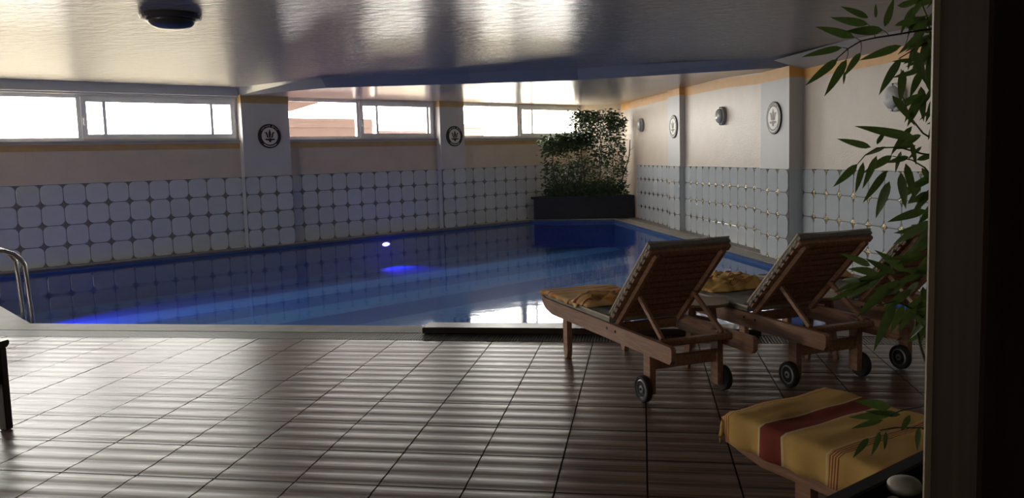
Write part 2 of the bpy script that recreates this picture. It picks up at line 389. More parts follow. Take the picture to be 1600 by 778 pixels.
# overflow grate along the near edge: channel and bars
g = MB(); g.box((-13.0, 6.405, -0.06), (2.95, 6.664, -0.03)); grate = g.build('overflow_grate', 'gutter_black'); tag(grate, 'grey slotted overflow grate between the floor tiles and pool coping', 'grate')
bar = MB(); bar.box((-0.009, -0.125, -0.022), (0.009, 0.125, 0.0)); bo = bar.build('bar', 'grate'); bar_me = bo.data; bpy.data.objects.remove(bo)
x = -1.0; k = 0
while x > -8.2 and k < 290:
    M = Matrix.Translation((x, 6.535, 0.0))
    M = M @ Matrix(((1, 0.30, 0, 0), (0, 1, 0, 0), (0, 0, 1, 0), (0, 0, 0, 1)))
    inst('bar', bar_me, grate, Matrix.Translation((x, 6.535, 0.0))); x -= 0.0248; k += 1
rest = MB()
x0 = x
while x0 > -12.9: rest.box((x0 - .009, 6.41, -.022), (x0 + .009, 6.66, 0)); x0 -= 0.0248
x1 = -0.975
while x1 < 2.9: rest.box((x1 - .009, 6.41, -.022), (x1 + .009, 6.66, 0)); x1 += 0.0248
tag(rest.build('bars_beyond', 'grate', grate), kind='stuff')

# ------------------------------------------------------------------ pool
ZB = -0.66
pool = MB(); cx = sum(p[0] for p in pool_poly) / 5; cy_ = sum(p[1] for p in pool_poly) / 5
pool.prism([(x, y, ZB - 0.1) for x, y in [(-13, 6), (4, 6), (4, 20.5), (-13, 20.5)]], (0, 0, 0.09)); pool = pool.build('pool_basin', 'pool_dark')
struct(pool, 'blue tiled swimming pool basin with banded floor under the water', None)
def clip_band(d0, d1):
    """slice of the pool polygon between two distances from the window wall"""
    poly = [V((x, y, 0)) for x, y in pool_poly]
    for (lim, sgn) in ((d0, 1), (d1, -1)):
        out = []
        for i in range(len(poly)):
            p, q = poly[i], poly[(i + 1) % len(poly)]
            a = sgn * ((p - AL).dot(nL) - lim); b = sgn * ((q - AL).dot(nL) - lim)
            if a >= 0: out.append(p)
            if a * b < 0: out.append(p.lerp(q, a / (a - b)))
        poly = out
        if len(poly) < 3: return None
    return poly
dd = [0.2, 0.85, 1.65, 2.4, 3.25, 4.05, 4.95, 5.8, 6.6, 7.4, 8.2, 9.0, 9.8]
for i in range(len(dd) - 1):
    pl = clip_band(dd[i], dd[i + 1])
    if pl:
        b = MB(); b.prism([(p.x, p.y, ZB - 0.012) for p in pl], (0, 0, 0.012)); b.build('floor_band', 'pool_light' if i % 2 == 0 else 'pool_dark', pool)
for i in range(5):
    a, b_ = V((*pool_poly[i], 0)), V((*pool_poly[(i + 1) % 5], 0)); t = (b_ - a).normalized(); nn = V((t.y, -t.x, 0))
    b = MB(); b.prism([a + V((0, 0, ZB)), b_ + V((0, 0, ZB)), b_ + V((0, 0, -0.005)), a + V((0, 0, -0.005))], nn * 0.05); b.build('pool_side', 'pool_wall', pool)
b = MB()
ws = [V((x, y, ZW)) for x, y in pool_poly]; b.add(ws, [tuple(range(5))])
water = b.build('pool_water', 'water'); tag(water, 'calm blue water filling the swimming pool', 'water')

def pool_lamp(p, nrm, label, power, tilt, cone):
    z = nrm; xx = V((0, 0, 1)).cross(z).normalized(); M = frame_mat(xx, z.cross(xx), z, p) @ Matrix.Diagonal((1.1, .5, 1, 1))
    root = empty('pool_lamp', p)
    Mi = Matrix.Translation(-p)
    MB().lathe([(0.0, 0.0), (0.13, 0.0), (0.13, 0.012), (0.09, 0.02), (0.088, 0.02)], 20, Mi @ M).build('bezel', 'hub', root)
    MB().lathe([(0.0, 0.018), (0.085, 0.018), (0.075, 0.028), (0.04, 0.034), (0.0, 0.035)], 20, Mi @ M).build('lens', 'led', root)
    tag(root, label, 'lamp', 'round underwater pool lamps')
    ld = bpy.data.lights.new('pool_lamp_glow', 'SPOT'); ld.energy = power; ld.color = (0.10, 0.05, 1.0); ld.spot_size = cone; ld.spot_blend = 0.8; ld.shadow_soft_size = 0.08
    lo = bpy.data.objects.new('pool_lamp_glow', ld); COL.objects.link(lo)
    q = p + z * 0.06; zt_ = (z + V((0, 0, -tilt))).normalized(); lo.matrix_world = frame_mat(xx, zt_.cross(xx), zt_, q) @ Matrix.Rotation(math.pi, 4, 'X')
pool_lamp(Lp(6.42, dpool + 0.001, -0.20), nL, 'glowing blue underwater lamp below the window wall coping', 40, 0.9, 1.4)
t_ = (V((*PN_LL, 0)) - V((*PN_L, 0))).normalized()
pool_lamp(V((*PN_L, 0)) + t_ * 3.3 + V((t_.y, -t_.x, 0)) * 0.001 + V((0, 0, -0.25)), V((t_.y, -t_.x, 0)), 'blue underwater lamp below the ladder edge of the pool', 220, 0.30, 0.9)

# ------------------------------------------------------------------ left wall with windows
ZD = 1.31
WIN = [(-1.9, 3.52), (4.44, 7.98), (8.65, 12.70)]
b = MB()
wbox(b, ML, -4.6, 12.9, -0.30, 0, -0.1, 1.985)
wbox(b, ML, -4.6, 12.9, -0.30, 0, 2.785, 3.15)
for a, c in ((-4.6, -1.9), (3.52, 4.44), (7.98, 8.65), (12.70, 12.9)): wbox(b, ML, a, c, -0.30, 0, 1.985, 2.785)
wallL = b.build('wall_left', 'plaster_cream'); struct(wallL, 'cream plastered wall with three strip windows and tiled dado')
def tile_mesh(sz):
    """rounded tile with cut corners, local x right, y up, z out; 12 x 3 outline"""
    h = sz / 2 - 0.0048; c = 0.070
    out = []
    for k in range(4):
        a0 = k * math.pi / 2
        pts = [(h, h - c), (h - c * 0.22, h - c * 0.50), (h - c * 0.50, h - c * 0.22), (h - c, h)]
        for (x, y) in pts:
            out.append((x * math.cos(a0) - y * math.sin(a0), x * math.sin(a0) + y * math.cos(a0)))
    b = MB(); k = len(out)
    vs = [(x, y, 0.0) for x, y in out] + [(x, y, 0.006) for x, y in out] + [(x * 0.965, y * 0.965, 0.0095) for x, y in out]
    fs = [tuple(range(2 * k, 3 * k))] + [(i, (i + 1) % k, (i + 1) % k + k, i + k) for i in range(k)] + [(i + k, (i + 1) % k + k, (i + 1) % k + 2 * k, i + 2 * k) for i in range(k)]
    b.add(vs, fs); o = b.build('t', 'glaze'); me = o.data; bpy.data.objects.remove(o); me.name = 'wall_tile'; return me
def star_mesh(m, half=0):
    b = MB(); P = []
    n = 16
    for i in range(n):
        a = 2 * math.pi * i / n
        r = 0.070 if i % 4 == 0 else (0.046 if i % 4 == 2 else 0.036)
        y = r * math.sin(a)
        if half == 1: y = min(y, 0)
        if half == -1: y = max(y, 0)
        P.append((r * math.cos(a), y))
    vs = [(x, y, 0) for x, y in P] + [(x, y, 0.004) for x, y in P] + [(0, -0.008 * half, 0.012)]
    b.add(vs, [(i, (i + 1) % n, (i + 1) % n + n, i + n) for i in range(n)] + [(i + n, (i + 1) % n + n, 2 * n) for i in range(n)])
    o = b.build('t', m); me = o.data; bpy.data.objects.remove(o); me.name = 'corner_inset'; return me
TL = tile_mesh(ZD / 4); SL = [star_mesh('inset_brown', k) for k in (0, 1, -1)]
ZDR = 1.26
TR = tile_mesh(ZDR / 4); SR = [star_mesh('inset_gold', k) for k in (0, 1, -1)]
def dado(parent, M, xdir, ndir, P, s0, s1, d, zt, TM, SM, anchor_right, draw_end=True):
    """tiled field from s0 to s1 on a face at distance d; joints start at the anchored end"""
    p = zt / 4; xs = []
    if anchor_right:
        s = s1
        while s > s0 + 0.02: xs.append((max(s - p, s0), s)); s -= p
    else:
        s = s0
        while s < s1 - 0.02: xs.append((s, min(s + p, s1))); s += p
    zax = ndir; yax = V((0, 0, 1))
    for (a, c) in xs:
        for r in range(4):
            sx = (c - a) / p
            if sx < 0.18: continue
            pos = P((a + c) / 2, d, (r + .5) * p)
            inst('wall_tile', TM, parent, parent.matrix_world.inverted() @ frame_mat(xdir, yax, zax, pos) @ Matrix.Diagonal((sx, 1, 1, 1)))
    joints = sorted(set(round(q, 4) for t in xs for q in t))
    for j in joints[1:-1]:
        for r in range(5):
            me = SM[0] if 0 < r < 4 else (SM[1] if r == 4 else SM[2])
            inst('corner_inset', me, parent, frame_mat(xdir, yax, zax, P(j, d + 0.002, r * p)))
def backing(parent, M, s0, s1, d, zt):
    b = MB(); wbox(b, M, s0, s1, d - 0.008, d, 0.0, zt); b.build('grout_bed', 'grout', parent)
    b = MB(); wbox(b, M, s0, s1, d - 0.01, d + 0.014, zt, zt + 0.012); b.build('dado_trim', 'plaster_pale', parent)
for (a, c) in ((-2.0, 3.52), (4.44, 7.98), (8.65, 12.6)):
    backing(wallL, ML, a, c, 0.008, ZD)
    dado(wallL, ML, uL, nL, Lp, max(a, -0.95), c if c < 12 else 12.55, 0.008, ZD, TL, SL, c < 12)
PIL = 0.15
def pillar(parent, M, P, xdir, ndir, s0, s1, dep, zt, ztop, TM, SM, side):
    b = MB(); wbox(b, M, s0, s1, 0.0, dep, 0.0, ztop); pl = b.build('pillar', 'plaster_pale', parent)
    b = MB(); wbox(b, M, s0 - 0.003, s1 + 0.003, dep - 0.05, dep + 0.006, 0.0, zt)
    b.build('grout_bed', 'grout', pl)
    if side < 0:
        b = MB(); wbox(b, M, s0 - 0.010, s0, 0.0, dep, 0.0, zt); b.build('side_tile', 'glaze', pl)
    else:
        b = MB(); wbox(b, M, s1, s1 + 0.010, 0.0, dep, 0.0, zt); b.build('side_tile', 'glaze', pl)
    b = MB(); wbox(b, M, s0 - 0.012, s1 + 0.012, 0.0, dep + 0.016, zt, zt + 0.012); b.build('dado_trim', 'plaster_pale', pl)
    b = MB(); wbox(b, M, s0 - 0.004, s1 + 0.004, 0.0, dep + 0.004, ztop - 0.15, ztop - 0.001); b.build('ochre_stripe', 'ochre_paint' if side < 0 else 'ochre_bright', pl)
    dado(pl, M, xdir, ndir, P, s0, s1, dep + 0.006, zt, TM, SM, True)
    return pl
pillar(wallL, ML, Lp, uL, nL, 3.52, 4.44, PIL, ZD, 2.80, TL, SL, -1)
pillar(wallL, ML, Lp, uL, nL, 7.98, 8.65, PIL, ZD, 2.82, TL, SL, -1)
for (a, c) in WIN:
    b = MB(); wbox(b, ML, a, c, 0.0, 0.004, 1.83, 1.93); b.build('ochre_stripe', 'ochre_paint', wallL)
    b = MB(); wbox(b, ML, a, c, -0.2, 0.045, 1.95, 1.985); b.build('window_sill', 'sill', wallL)

# windows: frame, fixed pane, casement with two bars and three panes
def window(i, s0, smul, s1, ztop, zbot, bars, label, sash_gap=0.0):
    D0, D1 = -0.14, -0.06
    root = MB()
    fw = 0.06
    wbox(root, ML, s0, s1, D0, D1, zbot, zbot + fw); wbox(root, ML, s0, s1, D0, D1, ztop - fw, ztop)
    wbox(root, ML, s0, s0 + fw, D0, D1, zbot + fw, ztop - fw); wbox(root, ML, s1 - fw, s1, D0, D1, zbot + fw, ztop - fw)
    wbox(root, ML, smul - 0.035, smul + 0.035, D0, D1 + 0.01, zbot + fw, ztop - fw)
    root = root.build('window_%d' % i, 'alu'); struct(root, label)
    def pane(a, c, z0, z1, d=-0.10):
        b = MB(); wbox(b, ML, a, c, d - 0.003, d + 0.003, z0, z1); b.build('pane', 'pane_glass', root)
    pane(s0 + fw, smul - 0.035, zbot + fw, ztop - fw)
    b = MB(); z0, z1 = zbot + 0.035, ztop - 0.04; a, c = smul + 0.03, s1 - 0.045; f2 = 0.08
    d0, d1 = -0.07, -0.03
    wbox(b, ML, a, c, d0, d1, z0, z0 + f2); wbox(b, ML, a, c, d0, d1, z1 - f2, z1); wbox(b, ML, a, a + f2, d0, d1, z0 + f2, z1 - f2); wbox(b, ML, c - f2, c, d0, d1, z0 + f2, z1 - f2)
    sash = b.build('casement', 'alu', root)
    edges = [a + f2] + bars + [c - f2]
    for q in bars:
        b = MB(); wbox(b, ML, q - 0.025, q + 0.025, d0, d1, z0 + f2, z1 - f2); b.build('glazing_bar', 'alu', sash)
    for k in range(len(edges) - 1):
        b = MB(); wbox(b, ML, edges[k] + (0.025 if k else 0), edges[k + 1] - (0.025 if k < len(edges) - 2 else 0), -0.053, -0.047, z0 + f2, z1 - f2); b.build('pane', 'pane_glass', sash)
    b = MB(); b.tube([Lp(smul + 0.05, -0.03, 2.36), Lp(smul + 0.05, 0.005, 2.36), Lp(smul + 0.05, 0.008, 2.30), Lp(smul + 0.055, 0.008, 2.24)], 0.009, 6); b.build('handle', 'hub', sash)
window(1, -1.9, 0.905, 3.52, 2.745, 1.987, [1.28, 3.05], 'long strip window at the left end of the pool wall')
window(2, 4.44, 6.06, 7.98, 2.785, 1.987, [6.50, 7.79], 'middle strip window between the two emblem pillars')
window(3, 8.65, 10.475, 12.70, 2.785, 1.987, [10.92], 'strip window next to the corner plants')
b = MB(); wbox(b, ML, -2.2, 3.50, -0.30, 0.10, 2.775, 2.929); b = b.build('trim_7', 'soffit_box'); struct(b, 'grey box fascia above the left strip window')
b = MB(); wbox(b, ML, -2.2, 3.50, -0.30, 0.03, 2.745, 2.774); b = b.build('trim_8', 'plaster_pale'); struct(b, 'white strip under the grey fascia box')

# end wall behind the plants
b = MB(); e0, e1 = Lp(12.62, 0, 0), Rp(-1.7, 0, 0); t = (e1 - e0).normalized(); nn = V((-t.y, t.x, 0)) * 0.15
b.prism([e0 - t * .2, e1 + t * .2, e1 + t * .2 + V((0, 0, 3.1)), e0 - t * .2 + V((0, 0, 3.1))], nn); b = b.build('wall_corner', 'plaster_cream'); struct(b, 'short end wall behind the corner planter')
# ------------------------------------------------------------------ right wall
b = MB(); wbox(b, MR, -1.9, 23.0, -0.25, 0, -0.1, 3.1); wallR = b.build('wall_right', 'plaster_cream'); struct(wallR, 'cream plastered wall with tiled dado on the right of the pool')
for (a, c) in ((-0.3, 2.30), (3.01, 6.80), (7.67, 11.9)):
    backing(wallR, MR, a, c, 0.008, ZDR)
    dado(wallR, MR, uR, nR, Rp, a, c, 0.008, ZDR, TR, SR, False)
pillar(wallR, MR, Rp, uR, nR, 2.30, 3.01, 0.11, ZDR, 2.77, TR, SR, 1)
pillar(wallR, MR, Rp, uR, nR, 6.80, 7.67, 0.20, ZDR, 2.63, TR, SR, 1)
def stripe(s0, s1, z0a, z1a, z0b, z1b):
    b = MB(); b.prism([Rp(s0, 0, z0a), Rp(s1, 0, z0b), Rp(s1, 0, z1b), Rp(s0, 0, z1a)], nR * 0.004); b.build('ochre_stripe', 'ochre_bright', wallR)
stripe(-1.7, 2.30, 2.60, 2.77, 2.60, 2.77); stripe(3.01, 5.0, 2.59, 2.76, 2.57, 2.73); stripe(5.0, 6.8, 2.57, 2.73, 2.49, 2.63); stripe(7.67, 14, 2.45, 2.58, 2.40, 2.55)

# walls outside the picture, closing the room
b = MB(); b.box((-13.1, -3.4, -0.1), (-12.9, 7.4, 3.3)); struct(b.build('wall_side', 'wall_grey'), 'plain wall closing the room beyond the ladder end')
b = MB(); BW0, BW1, BZ0, BZ1 = -11.6, -8.6, 1.2, 2.3  # window band added here to fill the shaded surfaces with daylight
b.box((-13.1, -3.6, -0.1), (BW0, -3.4, 3.3)); b.box((BW1, -3.6, -0.1), (7.2, -3.4, 3.3)); b.box((BW0, -3.6, -0.1), (BW1, -3.4, BZ0)); b.box((BW0, -3.6, BZ1), (BW1, -3.4, 3.3))
struct(b.build('wall_back', 'wall_grey'), 'plain wall with an added fill-light window band behind the viewer')
b = MB(); nb = 2
for z0, z1 in ((BZ0, BZ0 + .06), (BZ1 - .06, BZ1)): b.box((BW0, -3.53, z0), (BW1, -3.47, z1))
for i in range(nb + 1):
    x = BW0 + .03 + (BW1 - BW0 - .06) * i / nb; b.box((x - .03, -3.53, BZ0 + .06), (x + .03, -3.47, BZ1 - .06))
w4 = b.build('window_4', 'alu'); struct(w4, 'added fill-light window band in the wall behind the viewer')
for i in range(nb):
    p = (BW1 - BW0 - .06) / nb; x = BW0 + .03 + p * i; b = MB(); b.box((x + .031, -3.503, BZ0 + .061), (x + p - .031, -3.497, BZ1 - .061)); b.build('pane', 'pane_glass', w4)
ld = bpy.data.lights.new('window_daylight', 'AREA'); ld.shape = 'RECTANGLE'; ld.size = BW1 - BW0; ld.size_y = BZ1 - BZ0; ld.cycles.is_portal = True  # sampling portal for the added fill window
lo = bpy.data.objects.new('window_daylight', ld); COL.objects.link(lo); lo.matrix_world = frame_mat(V((1, 0, 0)), V((0, 0, 1)), V((0, -1, 0)), V(((BW0 + BW1) / 2, -3.58, (BZ0 + BZ1) / 2)))

# ------------------------------------------------------------------ ceiling
b = MB()
def ymax(x):
    p, q = Lp(0, -0.02, 0), Rp(0, -0.02, 0)
    return min(p.y + (x - p.x) * uL.y / uL.x, q.y + (x - q.x) * uR.y / uR.x, 20.9)
xs_c = [-13.2, -12.0, -10, -8, -6, -4, -2.5, -2.0, -1.5, -1.2, -0.9, -0.6, -0.2, 0.2, 0.6, 1.0, 1.4, 1.8, 2.0, 3, 4, 5, 6, 6.4]
for i in range(len(xs_c) - 1):
    p, q = xs_c[i], xs_c[i + 1]
    b.add([(p, -3.5, ceil_z(p)), (q, -3.5, ceil_z(q)), (q, ymax(q), ceil_z(q)), (p, ymax(p), ceil_z(p)), (p, -3.5, ceil_z(p) + .12), (q, -3.5, ceil_z(q) + .12), (q, ymax(q), ceil_z(q) + .12), (p, ymax(p), ceil_z(p) + .12)],
          [(0, 3, 2, 1), (4, 5, 6, 7)])
ceiling = b.build('ceiling', 'ceiling_gloss'); struct(ceiling, 'glossy uneven grey ceiling reflecting the windows')
edge = [tuple(Lp(3.50, 0.0, 0)[:2]) + (2.785,), (-5.2, 12.75, 2.775), (-2.8, 13.15, 2.775), (-1.0, 13.05, 2.745), tuple(Rp(7.67, 0.0, 0)[:2]) + (2.615,)]
back = [tuple(Rp(4.9, 0, 0)[:2]) + (2.745,), tuple(Rp(-1.72, 0, 0)[:2]) + (2.77,), tuple(Lp(12.68, 0, 0)[:2]) + (2.81,), tuple(Lp(8.3, 0, 0)[:2]) + (2.80,)]
b = MB()
bm = bmesh.new(); vs = [bm.verts.new(p) for p in edge + back]; bm.faces.new(vs); bmesh.ops.triangulate(bm, faces=bm.faces[:]); bm.verts.index_update()
b.add([p.co.copy() for p in bm.verts], [tuple(q.index for q in f.verts) for f in bm.faces]); bm.free()
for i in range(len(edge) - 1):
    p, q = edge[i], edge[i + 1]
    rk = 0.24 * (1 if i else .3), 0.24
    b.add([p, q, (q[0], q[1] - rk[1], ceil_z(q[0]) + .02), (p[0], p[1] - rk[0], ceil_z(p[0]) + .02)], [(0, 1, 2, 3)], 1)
soff = b.build('ceiling_soffit', ['soffit_gloss', 'fascia_reflect_tint']); struct(soff, 'lowered glossy ceiling panel over the far end of the pool')
b = MB()
b.prism([Rp(7.67, 0.0, 2.58), Rp(7.67, 0.0, 2.70), Rp(7.67, 0.42, 2.70)], uR * 8); struct(b.build('trim_9', 'plaster_pale'), 'sloping pale cove between the right wall and ceiling')

# ceiling lamp
def disc_M(p, z, up=V((0, 0, 1))):
    x = up.cross(z).normalized() if abs(z.z) < .9 else V((1, 0, 0)); return frame_mat(x, z.cross(x), z, p)
lp = V((-4.27, 6.85, ceil_z(-4.27)))
root = empty('ceiling_lamp', lp); M = frame_mat(V((1, 0, 0)), V((0, -1, 0)), V((0, 0, -1)), V((0, 0, 0)))
MB().lathe([(0, 0), (0.27, 0), (0.275, 0.02), (0.26, 0.045), (0.22, 0.05)], 32, M).build('base_ring', 'lamp_dark', root)
MB().lathe([(0.215, 0.045), (0.205, 0.075), (0.17, 0.105), (0.11, 0.125), (0.05, 0.132), (0, 0.133)], 32, M).build('shade', 'lamp_dark', root, smooth=True)
tag(root, 'dark unlit dome lamp mounted on the glossy ceiling', 'lamp')

# wall lamps on the right wall
def wall_lamp(s, z, label, glass='lamp_glass', base='lamp_grey'):
    p = Rp(s, 0, z); root = empty('wall_lamp', p); M = Matrix.Translation(-p) @ disc_M(p, nR)
    MB().lathe([(0, 0), (0.15, 0), (0.155, 0.015), (0.155, 0.05), (0.14, 0.06), (0.12, 0.06)], 28, M).build('housing', base, root)
    MB().lathe([(0.125, 0.055), (0.12, 0.085), (0.095, 0.11), (0.05, 0.122), (0, 0.124)], 28, M).build('glass_dome', glass, root, smooth=True)
    for q in (0, 1): MB().lathe([(0, 0.05), (0.012, 0.05), (0.012, 0.068), (0, 0.07)], 8, M @ Matrix.Translation((0, 0.137 * (1 - 2 * q), 0))).build('screw', 'screw', root)
    tag(root, label, 'lamp', 'round bulkhead lamps on the right wall')
wall_lamp(0.15, 2.17, 'round wall lamp nearest the corner plants')
wall_lamp(4.9, 2.115, 'round wall lamp between the two right wall emblems')
wall_lamp(9.75, 2.05, 'pale round wall lamp half hidden by bamboo leaves', 'plaster_pale', 'plaster_pale')

# emblem plaques on the pillars
def plaque(P, nrm, xdir, s, d, z, label, r=0.225):
    p = P(s, d, z); root = empty('emblem_plaque', p); zz = nrm; xx = V((0, 0, 1)).cross(zz).normalized()
    M = frame_mat(xx, V((0, 0, 1)), zz, V((0, 0, 0)))
    k = r / 0.225
    MB().lathe([(0, 0), (0.225 * k, 0), (0.225 * k, 0.016), (0.218 * k, 0.022), (0, 0.022)], 40, M).build('disc', 'plaque_dark', root)
    b = MB(); b.lathe([(0, 0.0221), (0.158 * k, 0.0221), (0.155 * k, 0.0245), (0, 0.0245)], 40, M); f = b.build('emblem_field', 'plaque_light', root)
    b = MB(); b.lathe([(0.205 * k, 0.0215), (0.213 * k, 0.0215), (0.213 * k, 0.024), (0.205 * k, 0.024)], 40, M)
    # petals of the tulip
    def leafshape(pts):
        bb = MB(); bb.prism([M @ V((x * k, y * k, 0.0247)) for x, y in pts], zz * 0.003); bb.build('petal', 'plaque_dark', f)
    leafshape([(-0.012, -0.03), (0.012, -0.03), (0.024, 0.03), (0.018, 0.08), (0.0, 0.125), (-0.018, 0.08), (-0.024, 0.03)])
    for sg in (-1, 1):
        leafshape([(sg * x, y) for x, y in ((0.018, -0.03), (0.055, -0.03), (0.066, 0.02), (0.075, 0.05), (0.105, 0.07), (0.06, 0.075), (0.042, 0.04), (0.034, 0.0))])
        leafshape([(sg * x, y) for x, y in ((0.02, -0.055), (0.07, -0.045), (0.11, -0.062), (0.07, -0.075), (0.03, -0.08))])
    leafshape([(-0.03, -0.04), (0.03, -0.04), (0.028, -0.08), (0.012, -0.115), (-0.012, -0.115), (-0.028, -0.08)])
    # small raised marks in the ring: a row of letters above, a bar below
    for i in range(11):
        a = math.radians(142 - i * 10.4); bb = MB(); Mq = M @ Matrix.Rotation(a - math.pi / 2, 4, 'Z') @ Matrix.Translation((0, 0.187 * k, 0.0225))
        h = (0.011, 0.016, 0.013)[i % 3]
        bb.box((-0.010, -h, 0), (-0.005, h, 0.002), 0, Mq); bb.box((-0.005, h - .006, 0), (0.008, h, 0.002), 0, Mq)
        if i % 2: bb.box((0.004, -h, 0), (0.009, h, 0.002), 0, Mq)
        if i != 6: bb.build('ring_mark', 'plaque_light', root)
    pts = []
    for i in range(13): a = math.radians(230 + i * 80 / 12); pts.append((a, ))
    bb = MB(); ro, ri = 0.197 * k, 0.182 * k
    for i in range(12):
        a0, a1 = pts[i][0], pts[i + 1][0]
        bb.prism([M @ V((ri * math.cos(a0), ri * math.sin(a0), 0.0225)), M @ V((ro * math.cos(a0), ro * math.sin(a0), 0.0225)), M @ V((ro * math.cos(a1), ro * math.sin(a1), 0.0225)), M @ V((ri * math.cos(a1), ri * math.sin(a1), 0.0225))], zz * 0.002)
    bb.build('ring_bar', 'plaque_light', root)
    tag(root, label, 'plaque', 'round tulip emblems on the pillars')
plaque(Lp, nL, uL, 4.03, PIL, 2.05, 'round black tulip emblem on the pillar beside the left strip window')
plaque(Lp, nL, uL, 8.36, PIL, 2.03, 'round black tulip emblem on the pillar left of the corner window')
plaque(Rp, nR, uR, 2.68, 0.11, 2.03, 'round tulip emblem on the right wall pillar nearest the plants')
plaque(Rp, nR, uR, 7.24, 0.20, 1.965, 'large round tulip emblem on the right wall pillar by the bamboo')

# ------------------------------------------------------------------ outside
b = MB(); o0 = Lp(-12, -0.31, 1.7); o1 = Lp(22, -0.31, 1.7)
b.prism([o0, o1, o1 - nL * 20, o0 - nL * 20], (0, 0, -0.1)); yard = b.build('yard_ground', 'yard'); struct(yard, 'paved ground outside the windows')
for i in range(14):
    b = MB(); wbox(b, ML, 4.2, 8.7, -3.1 + i * .2, -3.1 + i * .2 + .19, 1.70, 1.73)
    b.build('board', 'terrace', yard)
def fence(s0, s1, z1, d, label, slope=0.0):
    root = empty('plank_fence', Lp(s0, d, 1.7)); off = Lp(s0, d, 1.7)
    z = 1.7; i = 0
    while z < z1 - 0.02:
        zt = min(z + 0.135, z1)
        b = MB(); wbox(b, ML, s0, s1 - slope * max(0, z - 2.2), d - 0.02, d + 0.014 * (i % 2), z, zt); b.build('plank', 'siding', root, loc=off).location = (0, 0, 0)
        z = zt; i += 1
    for s in (s0 + .1, (s0 + s1) / 2, s1 - .1):
        b = MB(); wbox(b, ML, s - .04, s + .04, d - 0.08, d - 0.021, 1.7, min(z1, 2.4)); b.build('post', 'siding', root, loc=off).location = (0, 0, 0)
    tag(root, label, 'fence', 'plank fences outside the windows')
fence(5.2, 8.4, 2.60, -3.3, 'pinkish plank fence seen through the middle strip window')
fence(8.5, 10.8, 2.30, -3.3, 'low plank fence end behind the casement of the middle window')
fence(11.0, 12.06, 2.50, -3.3, 'short plank screen seen through the corner window')
# sloping boarded eave above the fence
root = empty('boarded_eave', Lp(5.6, -3.0, 2.75)); off = Lp(5.6, -3.0, 2.75)
for i in range(4):
    z0 = 2.76 + i * 0.11; z1 = z0 + 0.10
    e0_, e1_ = 6.10 + (z0 - 2.75) * 3.4, 6.10 + (z1 - 2.75) * 3.4
    b = MB(); b.prism([Lp(5.2, -3.1, z0), Lp(e0_, -3.1, z0), Lp(e1_, -3.1, z1), Lp(5.2, -3.1, z1)], nL * 0.03); b.build('board', 'siding', root, loc=off).location = (0, 0, 0)
b = MB(); b.prism([Lp(5.2, -3.0, 2.74), Lp(6.05, -3.0, 2.74), Lp(7.5, -3.0, 3.165), Lp(7.4, -3.0, 3.20), Lp(5.2, -3.0, 2.76)], nL * 0.05); b.build('barge_board', 'siding', root, loc=off).location = (0, 0, 0)
for i in range(10):
    b = MB(); wbox(b, ML, 5.0, 9.9, -3.05 + i * .21, -3.05 + i * .21 + .20, 3.20 + i * .035, 3.23 + i * .035); b.build('roof_board', 'roof_boards', root, loc=off).location = (0, 0, 0)
tag(root, 'sloping boarded eave above the fence outside the middle window', 'eave')

# ------------------------------------------------------------------ corner planter and plants
b = MB(); b.prism([(-2.60, 18.97, 0.002), (-0.20, 18.97, 0.002), (-0.40, 19.6, 0.002), (-2.22, 19.6, 0.002)], (0, 0, 0.50))
cpl = b.build('corner_planter', 'planter_dark'); tag(cpl, 'long dark planter box in the far corner by the pool', 'planter')
b = MB()
for (p, q) in (((-2.62, 18.95), (-0.19, 18.95)), ((-2.62, 18.95), (-2.24, 19.6)), ((-0.19, 18.95), (-0.40, 19.6))):
    d_ = V((q[0] - p[0], q[1] - p[1], 0)).normalized(); nn = V((-d_.y, d_.x, 0)) * 0.05
    b.prism([V((p[0], p[1], .5025)), V((q[0], q[1], .5025)), V((q[0], q[1], .5025)) + nn, V((p[0], p[1], .5025)) + nn], (0, 0, 0.05))
b.build('rim', 'planter_dark', cpl)
b = MB(); b.prism([(-2.5, 19.01, 0.5025), (-0.3, 19.01, 0.5025), (-0.44, 19.58, 0.5025), (-2.2, 19.58, 0.5025)], (0, 0, 0.03)); b.build('soil', 'soil', cpl)
def leafquad(mb, p, d, w_, l_):
    d = d.normalized(); sx = d.cross(V((random.uniform(-1, 1), random.uniform(-1, 1), random.uniform(-1, 1)))).normalized() * w_ / 2
    mid = p + d * l_ * .45 + V((0, 0, -0.005))
    mb.add([p, mid + sx, p + d * l_, mid - sx], [(0, 1, 2, 3)])
